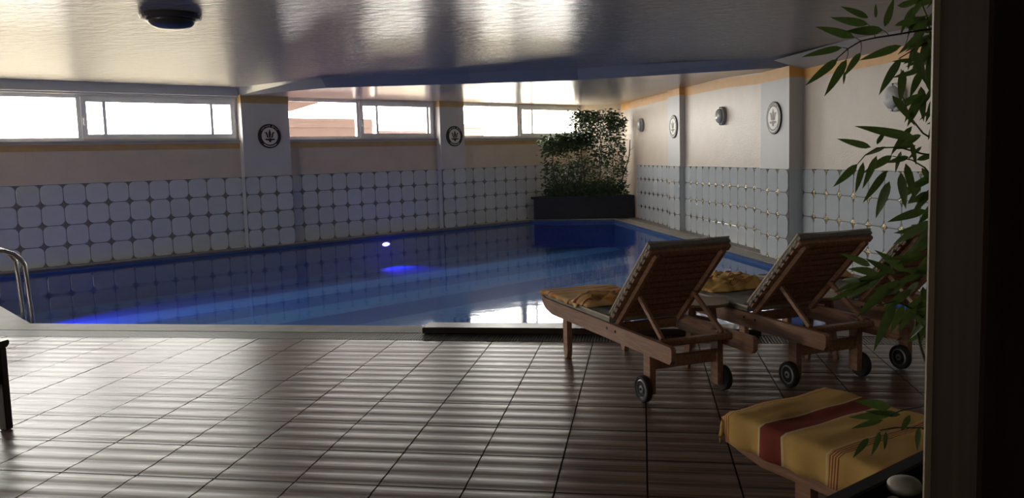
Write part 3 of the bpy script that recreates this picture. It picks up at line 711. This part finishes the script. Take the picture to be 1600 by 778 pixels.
def far_plant(x, y, top, lean, leaves, spread, blobs, label, thick=0.014):
    base = V((x, y, 0.533)); root = empty('corner_plant', base)
    tip = V((lean, random.uniform(-.05, .05), top - 0.533))
    b = MB(); pts = [tip * (i / 7) + V((math.sin(i * 1.3 + x * 9) * .03, 0, 0)) * (i > 0) for i in range(8)]
    b.tube(pts, [thick * (1 - .07 * i) for i in range(8)], 6); st = b.build('stem', 'stem_brown', root)
    f = MB()
    for i in range(int(leaves * 2.8)):
        bl = random.choices(blobs, weights=[q[3] for q in blobs])[0]
        c = tip * bl[0] + V((math.sin(bl[0] * 7) * .03, 0, 0))
        o_ = V((random.gauss(0, 1) * bl[1], random.gauss(0, 1) * bl[1] * .6, random.gauss(0, 1) * bl[2]))
        wp = base + c + o_
        if (wp - AL).dot(nL) < .16 or (wp - AR).dot(nR) < .16 or wp.z > 2.62 or wp.z < .56: continue
        leafquad(f, c + o_, V((o_.x + random.uniform(-.1, .1), o_.y, random.uniform(-.12, .05))), random.uniform(.022, .05), random.uniform(.05, .12))
    t = f.build('foliage', 'leaf_far', root); t['kind'] = 'stuff'
    tw = MB()
    for i in range(9):
        p = tip * random.uniform(.25, .95); tw.tube([p, p + V((random.uniform(-.25, .25), random.uniform(-.1, .1), random.uniform(.02, .18)))], [.005, .002], 4)
    tag(tw.build('twigs', 'stem_brown', root), kind='stuff')
    tag(root, label, 'plant', 'plants in the corner planter')
far_plant(-2.12, 19.25, 1.90, -.02, 520, 0, [(1.0, .14, .06, 4), (.85, .14, .09, 3), (.5, .12, .22, 2), (.15, .14, .10, 2)], 'leftmost thin-stemmed plant in the corner planter, crowned at window sill height')
far_plant(-1.78, 19.3, 1.95, .02, 620, 0, [(1.0, .15, .07, 4), (.88, .17, .10, 3), (.45, .13, .2, 1.4), (.12, .16, .10, 2)], 'bright leafy plant under the window in the corner planter')
far_plant(-1.42, 19.3, 2.50, .0, 820, 0, [(1.0, .12, .12, 3), (.82, .15, .14, 3), (.68, .17, .10, 4), (.35, .14, .22, 2), (.1, .16, .10, 2)], 'tallest plant in the corner planter, its crown before the window edge')
far_plant(-1.02, 19.3, 2.42, .08, 620, 0, [(1.0, .18, .09, 3), (.82, .17, .12, 2.5), (.5, .13, .2, 2), (.12, .16, .1, 2)], 'second tallest plant in the corner planter with a wide dark crown')
far_plant(-.72, 19.2, 2.25, .12, 420, 0, [(1.0, .12, .1, 3), (.75, .13, .13, 2), (.4, .12, .18, 1.5), (.1, .14, .1, 2)], 'slim plant beside the leaning one in the corner planter')
far_plant(-.52, 19.1, 1.86, .28, 330, 0, [(1.0, .08, .07, 3), (.8, .08, .12, 3), (.5, .08, .16, 2), (.1, .12, .08, 1)], 'plant leaning right against the right wall in the corner planter', .02)
for (px, y, r, lb) in ((-1.95, 19.1, .13, 'low dark shrub under the leftmost thin-stemmed corner plant'), (-1.55, 19.12, .14, 'low dark shrub at the foot of the tallest corner plant'), (-1.15, 19.1, .14, 'low dark shrub between the two tallest corner plants'), (-.8, 19.08, .12, 'low dark shrub at the foot of the leaning corner plant')):
    root = empty('low_shrub', (px, y, .533)); f = MB()
    for i in range(620):
        o_ = V((random.gauss(0, r * 1.3), random.gauss(0, r * .5), abs(random.gauss(0, .20)))); leafquad(f, o_, V((o_.x, o_.y, random.uniform(-.1, .2))), random.uniform(.02, .04), random.uniform(.05, .11))
    t = f.build('foliage', 'leaf_far', root); t['kind'] = 'stuff'
    st = MB(); st.tube([(0, 0, 0), (.02, 0, .18), (0.0, 0.01, .33)], [.012, .009, .004], 6); st.build('stem', 'stem_brown', root)
    tag(root, lb, 'shrub', 'low shrubs in the corner planter')

# ------------------------------------------------------------------ pool ladder
e = t_; outw = V((t_.y, -t_.x, 0)) * -1      # away from the water
base = V((*PN_L, 0)) + e * 0.30
root = empty('pool_ladder', base)
for k, off in enumerate((0.0, 0.42)):
    o_ = e * off
    pts = [o_ - outw * 0.08 + V((0, 0, -0.6)), o_ - outw * 0.08 + V((0, 0, 0.0)), o_ - outw * 0.06 + V((0, 0, 0.42))]
    for i in range(1, 10):
        a = math.pi * i / 10
        pts.append(o_ + outw * (0.20 - 0.26 * math.cos(a)) + V((0, 0, 0.50 + 0.24 * math.sin(a))))
    pts += [o_ + outw * 0.47 + V((0, 0, 0.40)), o_ + outw * 0.48 + V((0, 0, 0.006))]
    b = MB(); b.tube(pts, 0.024, 10); b.build('rail', 'chrome', root, smooth=True)
    b = MB(); b.lathe([(0, 0.0), (0.05, 0.0), (0.05, 0.008), (0.026, 0.014), (0, 0.014)], 14, Matrix.Translation(o_ + outw * 0.48 + V((0, 0, 0.003)))); b.build('foot_flange', 'chrome', root)
for z in (-0.2, -0.42):
    b = MB(); b.box((0, 0, 0), (1, 1, 1), 0, frame_mat(e * 0.42, -outw * 0.08, V((0, 0, 0.03)), -outw * 0.06 + V((0, 0, z)))); b.build('tread', 'chrome', root)
tag(root, 'chrome handrail ladder at the left corner of the pool', 'ladder')

# ------------------------------------------------------------------ low dark step at the pool edge
b = MB(); b.cbox((-1.93, 6.62, 0.006), (0.95, 6.84, 0.062), 0.008); st = b.build('pool_step', 'plank_dark'); tag(st, 'long low dark plank step at the near pool edge', 'step')

# ------------------------------------------------------------------ sun loungers
def make_lounger(label):
    root = empty('sun_lounger'); W = 0.30
    for sg in (1, -1):
        y0, y1 = sg * (W - 0.032), sg * W
        b = MB(); b.prism([(-.375, y0, .335), (-.355, y0, .31), (1.34, y0, .305), (1.47, y0, .335), (1.525, y0, .385), (1.53, y0, .425), (1.515, y0, .425), (1.45, y0, .412), (-.36, y0, .412), (-.375, y0, .40)], (0, y1 - y0, 0)); rl = b.build('side_rail', 'wood', root)
        for q in (0.30, 0.42):
            b = MB(); b.lathe([(0, 0), (.009, 0), (.009, .004), (0, .004)], 8, Matrix.Translation((q, y1, .375)) @ Matrix.Rotation(-sg * math.pi / 2, 4, 'X')); b.build('screw', 'screw', rl)
        yl0, yl1 = sg * (W - 0.034), sg * (W - 0.075)
        b = MB(); b.prism([(1.135, yl0, .40), (1.205, yl0, .40), (1.205, yl0, .05), (1.19, yl0, .0), (1.15, yl0, .0), (1.135, yl0, .05)], (0, yl1 - yl0, 0)); b.build('leg', 'wood', root)
        b = MB(); b.prism([(-.075, yl0, .40), (.0, yl0, .40), (.0, yl0, .05), (-.075, yl0, .05)], (0, yl1 - yl0, 0)); b.build('leg', 'wood', root)
        Mw = Matrix.Translation((-.037, sg * (W - .030), .083)) @ Matrix.Rotation(-sg * math.pi / 2, 4, 'X')
        b = MB(); b.lathe([(.048, 0), (.078, .0), (.083, .008), (.083, .032), (.078, .04), (.066, .04), (.060, .034), (.048, .034)], 28, Mw); wh = b.build('wheel', 'tyre', root)
        b = MB(); b.lathe([(.0, .003), (.060, .003), (.060, .036), (.052, .040), (.048, .022), (.024, .022), (.022, .038), (0, .04)], 24, Mw); b.build('wheel_hub', 'hub', wh)
        b = MB(); b.lathe([(0, .04), (.008, .04), (.008, .046), (0, .046)], 10, Mw); b.build('axle_bolt', 'screw', wh)
    hw = W - 0.076
    b = MB(); b.cbox((-.060, -hw, .20), (-.025, hw, .275), .004); b.build('rear_stretcher', 'wood', root)
    b = MB(); b.cbox((1.15, -hw, .29), (1.18, hw, .36), .004); b.build('front_stretcher', 'wood', root)
    b = MB(); b.cbox((.40, -hw, .335), (.435, hw, .40), .004); b.build('middle_stretcher', 'wood', root)
    b = MB(); b.cbox((-.175, -W + .034, .362), (-.115, W - .034, .402), .008); b.build('rest_bar', 'wood', root)
    for i in range(9):
        x = .47 + i * .122; b = MB(); b.cbox((x, -W + .034, .396), (x + .075, W - .034, .414), .004); b.build('seat_slat', 'wood', root)
    # backrest: local frame along the back
    hx, hz, tx, tz = .385, .425, -.130, .945; Lb = math.hypot(tx - hx, tz - hz); ux, uz = (tx - hx) / Lb, (tz - hz) / Lb
    MBk = Matrix(((ux, 0, uz, hx), (0, 1, 0, 0), (uz, 0, -ux, hz), (0, 0, 0, 1)))   # local x along back, y across, z = cushion side
    bk = MB()
    for sg in (1, -1): bk.cbox((-.02, sg * .235 - .016, -.035), (Lb - .02, sg * .235 + .016, -.002), .003, MBk)
    bf = bk.build('backrest', 'wood', root)
    n_s = 11
    for i in range(n_s):
        x = .03 + i * (Lb - .10) / (n_s - 1)
        b = MB(); b.cbox((x, -.285, 0.0), (x + .046, .285, .016), .003, MBk); b.build('slat', 'wood', bf)
    b = MB(); b.cbox((Lb - .045, -.292, -.012), (Lb + .005, .292, .018), .008, MBk); b.build('top_rail', 'wood', bf)
    for sg in (1, -1):
        for i in range(n_s + 1):
            x = .005 + i * (Lb - .10) / (n_s - 1) - .008
            b = MB(); b.cbox((x, sg * .283 - .012, .018), (x + .026, sg * .283 + .012, .034), .004, MBk); b.build('cushion_tie', 'tie', bf)
        a = MBk @ V((.30, sg * .20, -.03)); c = V((-.14, sg * .215, .405)); d_ = (c - a).normalized(); y = V((0, 1, 0)); z = d_.cross(y).normalized()
        b = MB(); b.cbox((0, -.012, -.015), ((c - a).length, .012, .015), .003, frame_mat(d_, z.cross(d_), z, a)); b.build('prop_strut', 'wood', root)
    # cushions
    def pad(x0, x1, M, nm):
        b = MB(); N, K = 14, 8; hw_ = .285; t = .052
        top = []; 
        for i in range(N + 1):
            for j in range(K + 1):
                fx, fy = i / N, j / K; ed = min(1, min(fx, 1 - fx) * N / 1.2 + .25, ) * min(1, min(fy, 1 - fy) * K / 1.2 + .25)
                q = abs(math.sin(fx * math.pi * 4)) ** .4
                top.append(M @ V((x0 + (x1 - x0) * fx, -hw_ + 2 * hw_ * fy, .016 + t * (.55 + .45 * min(1, ed)) * (.82 + .18 * q))))
        bot = [M @ V((x0 + (x1 - x0) * (i / N), -hw_ + 2 * hw_ * (j / K), .0175)) for i in range(N + 1) for j in range(K + 1)]
        id_ = lambda i, j: i * (K + 1) + j; o_ = len(top); fs = []
        for i in range(N):
            for j in range(K): fs.append((id_(i, j), id_(i + 1, j), id_(i + 1, j + 1), id_(i, j + 1)))
        for i in range(N):
            fs.append((id_(i, 0), o_ + id_(i, 0), o_ + id_(i + 1, 0), id_(i + 1, 0))); fs.append((id_(i, K), id_(i + 1, K), o_ + id_(i + 1, K), o_ + id_(i, K)))
        for j in range(K):
            fs.append((id_(0, j), id_(0, j + 1), o_ + id_(0, j + 1), o_ + id_(0, j))); fs.append((id_(N, j), o_ + id_(N, j), o_ + id_(N, j + 1), id_(N, j + 1)))
        fs.append((o_ + id_(0, 0), o_ + id_(0, K), o_ + id_(N, K), o_ + id_(N, 0)))
        b.add(top + bot, fs); cu = b.build(nm, 'cushion', root, smooth=False)
        b = MB(); zz = .05
        b.tube([M @ V(p) for p in ((x0, -hw_, zz), (x1, -hw_, zz), (x1, hw_, zz), (x0, hw_, zz), (x0, -hw_, zz))], .0075, 6); b.build('piping', 'piping', cu)
    pad(.41, 1.50, Matrix.Translation((0, 0, .398)), 'seat_cushion')
    pad(.03, Lb + .02, MBk, 'back_cushion')
    return root
def place(o, rear_left, d, label):
    d = V((*d, 0)).normalized(); w_ = V((d.y, -d.x, 0))
    o.location = V((*rear_left, 0)) + w_ * 0.33 + d * 0.037 + V((0, 0, 0.003)); o.rotation_euler = (0, 0, math.atan2(d.y, d.x))
    tag(o, label, 'sun lounger', 'wooden sun loungers by the pool')
l1 = make_lounger('')
l2 = copy_tree(l1); l3 = copy_tree(l1); l4 = copy_tree(l1)
place(l1, (-.043, 4.80), (-.50, .866), 'wooden sun lounger with raised back, nearest the pool step, tan towels on its foot')
place(l2, (.884, 5.18), (-.487, .873), 'wooden sun lounger with raised back behind the round side table')
place(l3, (1.70, 5.66), (-.50, .866), 'wooden sun lounger partly hidden behind the bamboo leaves')
d4 = V((-.62, .785, 0)).normalized()
place(l4, (1.27, 1.97), (-.62, .785), 'wooden sun lounger in the right foreground under a striped yellow towel')

# towels (each a thing of its own, lying on a lounger)
def sheet(name, lounger, x0, x1, half, z, drop_side, drop_end, mname, label, wr=.004, seed=0, nx=40, ny=30):
    """towel laid over the foot end: local coordinates of the lounger; x1 is the foot edge"""
    b = MB(); W_ = half + drop_side; Lx = (x1 - x0) + drop_end; uvs = []
    for i in range(nx + 1):
        for j in range(ny + 1):
            a = -drop_end + Lx * i / nx; c = -W_ + 2 * W_ * j / ny       # a: distance from the foot edge
            x = x1 - max(a, 0) + (.012 if a < 0 else 0); zz = z
            if a < 0: zz += a
            y = c
            if abs(c) > half:
                y = math.copysign(half + .012 + .02 * (abs(c) - half), c); zz = min(zz, z) - (abs(c) - half) * (1 if a >= 0 else .3)
                y += .010 * math.sin(a * 40 + seed) * (abs(c) - half) / max(drop_side, .01)
            nz = noise.noise(V((x * 6 + seed, y * 5, 1.0 + seed))) * wr * 1.6 + noise.noise(V((x * 16, y * 4 + seed, 4.0))) * wr + abs(noise.noise(V((x * 9 + y * 7 + seed, 3, 0)))) * wr
            zz += nz + wr
            b.v.append(V((x, y, zz))); uvs.append((a + drop_end, c))
    for i in range(nx):
        for j in range(ny):
            q = i * (ny + 1) + j; b.f.append((q, q + ny + 1, q + ny + 2, q + 1)); b.m.append(0)
    o = b.build(name, mname, None, smooth=True)
    uvl = o.data.uv_layers.new(name='UVMap')
    for lp_ in o.data.loops: uvl.data[lp_.index].uv = uvs[lp_.vertex_index]
    md = o.modifiers.new('thick', 'SOLIDIFY'); md.thickness = .006; md.offset = 1
    o.location = lounger.location; o.rotation_euler = lounger.rotation_euler
    tag(o, label, 'towel', 'striped towels on the loungers'); return o
def heap(name, lounger, x0, x1, y0, y1, z, hgt, mname, label, seed, nx=46, ny=40):
    b = MB(); uvs = []
    for i in range(nx + 1):
        for j in range(ny + 1):
            fx, fy = i / nx, j / ny; ex = min(fx, 1 - fx) * 2; ey = min(fy, 1 - fy) * 2
            env = min(1, ex * 3.0) ** .5 * min(1, ey * 3.0) ** .5
            x = x0 + (x1 - x0) * fx + .02 * noise.noise(V((fy * 6, seed, 0))); y = y0 + (y1 - y0) * fy + .03 * noise.noise(V((fx * 5, seed, 7)))
            rid = 1 - abs(noise.noise(V((fx * 3.2 + seed, fy * 5.5, seed)))) * 2; rid2 = 1 - abs(noise.noise(V((fx * 9 + seed, fy * 7, 2 + seed)))) * 2
            zz = z + env * hgt * (.45 + .45 * rid + .22 * rid2) 
            b.v.append(V((x, y, max(zz, z + .004)))); uvs.append((fx * .8 + .12 * noise.noise(V((fx * 5, fy * 4, seed))), fy))
    for i in range(nx):
        for j in range(ny):
            q = i * (ny + 1) + j; b.f.append((q, q + ny + 1, q + ny + 2, q + 1)); b.m.append(0)
    o = b.build(name, mname, None, smooth=True); uvl = o.data.uv_layers.new(name='UVMap')
    for lp_ in o.data.loops: uvl.data[lp_.index].uv = uvs[lp_.vertex_index]
    md = o.modifiers.new('thick', 'SOLIDIFY'); md.thickness = .006; md.offset = 1
    o.location = lounger.location; o.rotation_euler = lounger.rotation_euler
    tag(o, label, 'towel', 'striped towels on the loungers'); return o
ZC = .464
sheet('towel', l1, .86, 1.525, .295, ZC + .004, .035, .045, 'towel_tan', 'flat tan towel spread on the foot of the lounger nearest the pool', .004, 1)
heap('towel', l1, .66, .93, -.28, .33, ZC + .006, .075, 'towel_tan', 'crumpled tan towel bunched on the lounger nearest the pool', 3.3)
heap('towel', l2, .86, 1.40, -.28, .26, ZC + .004, .085, 'towel_yellow', 'crumpled yellow orange towel on the lounger behind the side table', 6.1)
heap('towel', l3, .95, 1.35, -.25, .25, ZC + .004, .10, 'towel_tan', 'rolled tan towel on the lounger behind the bamboo leaves', 9.4)
sheet('towel', l4, .55, 1.53, .300, ZC + .006, .125, .10, 'towel_yellow', 'yellow towel with maroon stripes spread over the foreground lounger', .006, 5)

# ------------------------------------------------------------------ round side tables
def side_table(x, y, r, label):
    root = empty('side_table', (x, y, .003)); zt = .462
    MB().lathe([(0, zt - .022), (r - .006, zt - .022), (r, zt - .014), (r, zt - .004), (r - .004, zt), (0, zt)], 40).build('table_top', 'table_top', root)
    for k in range(4):
        a = math.pi / 4 + k * math.pi / 2; c = V((math.cos(a), math.sin(a), 0))
        d_ = (c * r * .52 + V((0, 0, zt - .03))) - (c * r * .86)
        zax = d_.normalized(); yy = V((-c.y, c.x, 0)); xx = yy.cross(zax)
        b = MB(); b.cbox((-.016, -.014, 0), (.016, .014, d_.length), .003, frame_mat(xx, yy, zax, c * r * .86)); b.build('leg', 'wood', root)
    for k in range(2):
        a = math.pi / 4 + k * math.pi / 2; b = MB(); M = Matrix.Rotation(a, 4, 'Z'); b.cbox((-r * .6, -.010, .30 + k * .025), (r * .6, .010, .324 + k * .025), .003, M); b.build('cross_brace', 'wood', root)
    for k in range(4):
        b = MB(); M = Matrix.Rotation(k * math.pi / 2, 4, 'Z'); b.cbox((-r * .36, r * .36 - .009, zt - .062), (r * .36, r * .36 + .009, zt - .023), .003, M); b.build('apron', 'wood', root)
    tag(root, label, 'table', 'small round side tables')
side_table(.415, 5.74, .185, 'small round wooden side table between the two nearest loungers')
side_table(1.275, 6.02, .165, 'small round side table in front of the lounger behind the bamboo')

# ------------------------------------------------------------------ dark armchair at the left edge (only an arm and a leg reach into view)
root = empty('dark_armchair', (-4.06, 3.78, 0.003))
def cp_(nm, a, b_, c=.006): q = MB(); q.cbox(a, b_, c); return q.build(nm, 'chair_wood', root)
for sx in (-.30, .30):
    for sy in (-.25, .25): cp_('leg', (sx - .026, sy - .026, 0), (sx + .026, sy + .026, .495 if sy > 0 else .86))
    q = MB(); q.prism([(sx - .035, -.25, .497), (sx - .035, .27, .497), (sx - .035, .285, .510), (sx - .035, .29, .525), (sx - .035, .28, .538), (sx - .035, -.25, .538)], (.07, 0, 0)); q.build('armrest', 'chair_wood', root)
    cp_('side_rail', (sx - .014, -.224, .28), (sx + .014, .224, .34))
cp_('seat', (-.286, -.224, .34), (.286, .26, .40), .015); cp_('front_rail', (-.274, .236, .27), (.274, .262, .339))
for i in range(5): cp_('back_slat', (-.23 + i * .105, -.262, .40), (-.19 + i * .105, -.240, .80))
cp_('top_rail', (-.274, -.272, .801), (.274, -.232, .87))
tag(root, 'dark wooden armchair cut off by the left edge, only armrest and leg showing', 'chair')

# ------------------------------------------------------------------ foreground post, planter, pebble, bamboo
b = MB(); b.cbox((.384, .97, 0.003), (.86, 1.125, 2.70), .004); post = b.build('wooden_post', 'post_brown'); tag(post, 'dark brown timber post filling the right edge', 'post')
b = MB(); b.box((.378, 1.1265, 0.003), (.392, 1.133, 2.70)); b.build('edge_strip', 'post_edge', post)

e1 = V((.698, .716, 0)).normalized(); e2 = V((e1.y, -e1.x, 0)); P0 = V((.381, 1.725, 0)) - e1 * .04
root = empty('planter_box', P0); Mp = frame_mat(e1, e2, V((0, 0, -1)), V((0, 0, 0)))
Lp_, Wp_, Hp_ = .62, .26, .785
def pbox(nm, a, b_, m): q = MB(); q.cbox((min(a[0], b_[0]), min(a[1], b_[1]), min(-a[2], -b_[2])), (max(a[0], b_[0]), max(a[1], b_[1]), max(-a[2], -b_[2])), .004, Mp); return q.build(nm, m, root)
pbox('side_panel', (.0, .012, .003), (Lp_, .03, Hp_ - .031), 'planter_dark'); pbox('side_panel', (.0, Wp_ - .03, .003), (Lp_, Wp_ - .012, Hp_ - .031), 'planter_dark')
pbox('end_panel', (.0, .031, .003), (.018, Wp_ - .031, Hp_ - .031), 'planter_dark'); pbox('end_panel', (Lp_ - .018, .031, .003), (Lp_, Wp_ - .031, Hp_ - .031), 'planter_dark')
pbox('rim', (-.012, 0, Hp_ - .03), (Lp_ + .012, .04, Hp_), 'planter_dark'); pbox('rim', (-.012, Wp_ - .04, Hp_ - .03), (Lp_ + .012, Wp_, Hp_), 'planter_dark')
pbox('rim', (-.012, .041, Hp_ - .03), (.03, Wp_ - .041, Hp_), 'planter_dark'); pbox('rim', (Lp_ - .03, .041, Hp_ - .03), (Lp_ + .012, Wp_ - .041, Hp_), 'planter_dark')
pbox('soil', (.032, .042, Hp_ - .12), (Lp_ - .032, Wp_ - .042, Hp_ - .030), 'soil')
tag(root, 'black planter box with bamboo beside the brown post', 'planter')
def pebble(px, py, r, label, sq=(1.15, .95, .62)):
    c = V((px, py, 0)); bm = bmesh.new(); bmesh.ops.create_icosphere(bm, subdivisions=3, radius=r)
    for q in bm.verts:
        q.co *= 1 + .10 * noise.noise(q.co * 22 + V((r * 900, 0, 0))); q.co = V((q.co.x * sq[0], q.co.y * sq[1], q.co.z * sq[2]))
    me = bpy.data.meshes.new('pebble'); bm.to_mesh(me); bm.free(); me.materials.append(MATS['pebble']); me.polygons.foreach_set('use_smooth', [True] * len(me.polygons))
    o = bpy.data.objects.new('pebble', me); COL.objects.link(o); o.location = (c.x, c.y, Hp_ - .030 + r * sq[2] * .93); o.rotation_euler = (0, 0, .5)
    tag(o, label, 'stone', 'white pebbles in the bamboo planter')
pebble(.568, 1.818, .036, 'large white pebble lying in the black planter')
pebble(.53, 1.765, .014, 'tiny pale pebble lying beside the large one')

# bamboo: stems and individually modelled leaves
def leaf_mesh():
    b = MB(); N = 7; wid = [0.0, .74, 1.0, .98, .86, .66, .36, 0.0]
    vs = []
    for i in range(N + 1):
        t = i / N; z = -.10 * t * t; w_ = wid[i] * .105
        if i in (0, N): vs.append((t, 0, z))
        else: vs += [(t, -w_, z + .02), (t, 0, z), (t, w_, z + .02)]
    fs = [(0, 2, 1), (0, 3, 2)]
    for i in range(1, N - 1):
        a = 1 + (i - 1) * 3; c = a + 3; fs += [(a, a + 1, c + 1, c), (a + 1, a + 2, c + 2, c + 1)]
    a = 1 + (N - 2) * 3; L_ = a + 3; fs += [(a, a + 1, L_), (a + 1, a + 2, L_)]
    b.add(vs, fs); o = b.build('leaf', 'leaf', None, smooth=True); me = o.data; bpy.data.objects.remove(o); return me
LEAF = leaf_mesh()
bam = empty('potted_bamboo', P0 + e1 * .45 + e2 * .13 + V((0, 0, Hp_ - .030)))
bam0 = bam.location.copy()
def leaf(bx, by, tx, ty, dep, ddep=0.0, wide=1.0, roll_=None):
    a = at(bx, by, dep); c = at(tx, ty, dep + ddep); x = c - a; ln = x.length; x.normalize()
    view = (CAM - a).normalized(); z = (view - x * view.dot(x)).normalized()
    z = Matrix.Rotation(random.uniform(-.6, .6) if roll_ is None else roll_, 3, x) @ z
    if z.z < -.2 and random.random() < .5: z = -z
    y = z.cross(x); M = Matrix.Translation(a - bam0) @ frame_mat(x, y, z, V((0, 0, 0))) @ Matrix.Diagonal((ln, min(ln, .085) * wide * .92, ln, 1))
    inst('leaf', LEAF, bam, M)
def branch(pts, r0, r1, m='stem'):
    P = [at(*p) - bam0 for p in pts]; n_ = len(P); b = MB(); b.tube(P, [r0 + (r1 - r0) * i / (n_ - 1) for i in range(n_)], 6); b.build('branch', m, bam, smooth=True)
D = 1.78
# main canes, rooted in the soil
for (bx, off, top, r) in ((.34, .12, (1470, -120, 1.86), .007), (.46, .15, (1500, -140, 1.95), .006), (.52, .12, (1452, 330, 1.74), .0045), (.22, .14, (1440, 470, 1.60), .004)):
    p0 = P0 + e1 * bx + e2 * off + V((0, 0, Hp_ - .031)); p1 = at(*top); b = MB()
    pts = [p0.lerp(p1, i / 9) + V((math.sin(i * 1.1 + bx * 9) * .012, math.cos(i * .9) * .01, 0)) * (i > 0) - bam0 for i in range(10)]
    b.tube(pts, [r * (1 - .05 * i) for i in range(10)], 7); b.build('cane', 'stem', bam, smooth=True)
branch([(1476, 44, 1.84), (1440, 47, D), (1400, 54, D), (1368, 59, D), (1345, 64, D), (1325, 76, D), (1306, 93, D)], .0028, .0012, 'stem_brown')
branch([(1470, 62, 1.84), (1445, 68, D), (1420, 82, D), (1404, 92, D)], .0022, .001, 'stem_brown')
branch([(1478, 95, 1.84), (1455, 60, 1.8), (1449, 28, 1.8), (1440, 5, 1.8)], .0032, .0018)
branch([(1474, 245, 1.80), (1440, 240, D), (1405, 230, D), (1370, 231, D), (1352, 242, D), (1340, 256, D)], .0024, .001)
branch([(1474, 300, 1.80), (1445, 262, D), (1425, 250, D), (1395, 244, D)], .0022, .001)
branch([(1470, 225, 1.80), (1442, 208, D), (1420, 180, D), (1410, 150, D), (1408, 108, D)], .0022, .001)
branch([(1474, 420, 1.7), (1430, 425, 1.62), (1385, 428, 1.58), (1340, 440, 1.56)], .0022, .001)
branch([(1470, 520, 1.66), (1430, 485, 1.60), (1400, 470, 1.56), (1370, 478, 1.54)], .0022, .001)
branch([(1472, 610, 1.6), (1440, 635, 1.52), (1412, 640, 1.48), (1390, 648, 1.46)], .002, .001)
branch([(1474, 690, 1.58), (1440, 668, 1.52), (1400, 668, 1.46), (1375, 672, 1.44)], .002, .001)
for (bx, by, qx, qy) in ((1345, 64, 1336, 59), (1368, 59, 1357, 38), (1390, 56, 1380, 47), (1325, 76, 1316, 74), (1345, 64, 1345, 82), (1325, 76, 1323, 92), (1420, 50, 1414, 72)):
    branch([(bx, by, D), ((bx + qx) / 2 + 1, (by + qy) / 2, D), (qx, qy, D)], .0009, .0007, 'stem_brown')
LV = [(1336, 59, 1275, 40), (1357, 38, 1298, 28), (1357, 28, 1315, 9), (1380, 47, 1323, 49), (1368, 28, 1369, 4), (1382, 42, 1398, -4), (1316, 74, 1255, 87), (1309, 92, 1261, 132),
      (1323, 92, 1290, 150), (1345, 82, 1319, 118), (1320, 112, 1318, 132), (1409, 71, 1344, 94), (1408, 91, 1372, 147), (1411, 109, 1407, 160), (1394, 149, 1431, 195), (1434, 217, 1339, 196), (1361, 230, 1310, 217),
      (1428, 77, 1448, 133), (1439, 135, 1443, 188), (1462, 186, 1450, 220), (1340, 256, 1303, 292), (1349, 253, 1337, 303), (1370, 243, 1348, 296), (1394, 243, 1351, 269), (1386, 266, 1349, 316), (1390, 283, 1367, 341),
      (1407, 270, 1415, 326), (1415, 255, 1431, 314), (1447, 328, 1388, 345), (1461, 273, 1414, 300), (1459, 293, 1424, 335), (1402, 9, 1442, 1), (1415, 40, 1452, 22), (1425, 28, 1466, 40), (1408, 34, 1462, 52), (1398, 40, 1440, 26),
      (1440, 55, 1428, 88), (1450, 60, 1466, 92), (1448, 95, 1455, 135), (1440, 110, 1422, 150), (1446, 120, 1466, 160), (1436, 160, 1418, 196), (1462, 150, 1446, 190), (1384, 229, 1352, 243), (1370, 226, 1385, 200),
      (1400, 232, 1440, 214), (1420, 245, 1386, 254), (1432, 250, 1470, 238), (1440, 262, 1466, 296), (1424, 222, 1432, 258), (1408, 236, 1398, 270), (1452, 300, 1420, 318), (1460, 325, 1436, 348)]
for i, q in enumerate(LV):
    leaf(*q, D + random.uniform(-.10, .08), random.uniform(-.03, .03), random.uniform(.95, 1.3), random.uniform(-.35, .35))
LOW = [(1457, 344, 1394, 382), (1459, 356, 1410, 405), (1462, 372, 1424, 398), (1448, 352, 1400, 366), (1390, 425, 1304, 452), (1378, 432, 1322, 466), (1372, 428, 1330, 418), (1360, 440, 1300, 470), (1400, 428, 1352, 404), (1410, 440, 1366, 452),
       (1396, 450, 1352, 476), (1388, 446, 1342, 492), (1420, 430, 1392, 462), (1436, 440, 1404, 470), (1424, 452, 1378, 486), (1446, 428, 1412, 420), (1414, 424, 1372, 392), (1440, 462, 1408, 500), (1400, 470, 1364, 546), (1412, 476, 1392, 520), (1404, 492, 1374, 470),
       (1420, 482, 1448, 512), (1432, 480, 1402, 520), (1448, 500, 1418, 530), (1452, 470, 1460, 520), (1446, 396, 1400, 412), (1456, 410, 1420, 440), (1436, 400, 1384, 404), (1360, 415, 1318, 396), (1344, 440, 1312, 436),
       (1396, 645, 1328, 654), (1408, 648, 1352, 642), (1380, 656, 1330, 668), (1422, 648, 1407, 676), (1375, 674, 1364, 711), (1384, 674, 1383, 704), (1436, 668, 1432, 703), (1357, 684, 1334, 713), (1444, 650, 1462, 690), (1450, 676, 1446, 712), (1392, 636, 1340, 626)]
for q in LOW:
    leaf(*q, (1.58 if q[1] < 560 else 1.47) + random.uniform(-.06, .06), random.uniform(-.05, .05), random.uniform(.9, 1.25))
for i in range(84):
    bx = random.uniform(1425, 1490); by = random.choice([random.uniform(-30, 110), random.uniform(60, 380), random.uniform(380, 520)]); a = random.uniform(1.3, 4.4); ln = random.uniform(35, 62)
    leaf(bx, by, bx + math.cos(a) * ln * .8, by + abs(math.sin(a)) * ln, (D if by < 380 else 1.6) + random.uniform(-.02, .14), random.uniform(-.04, .04))
tag(bam, 'leafy bamboo reaching out from behind the brown post', 'plant')
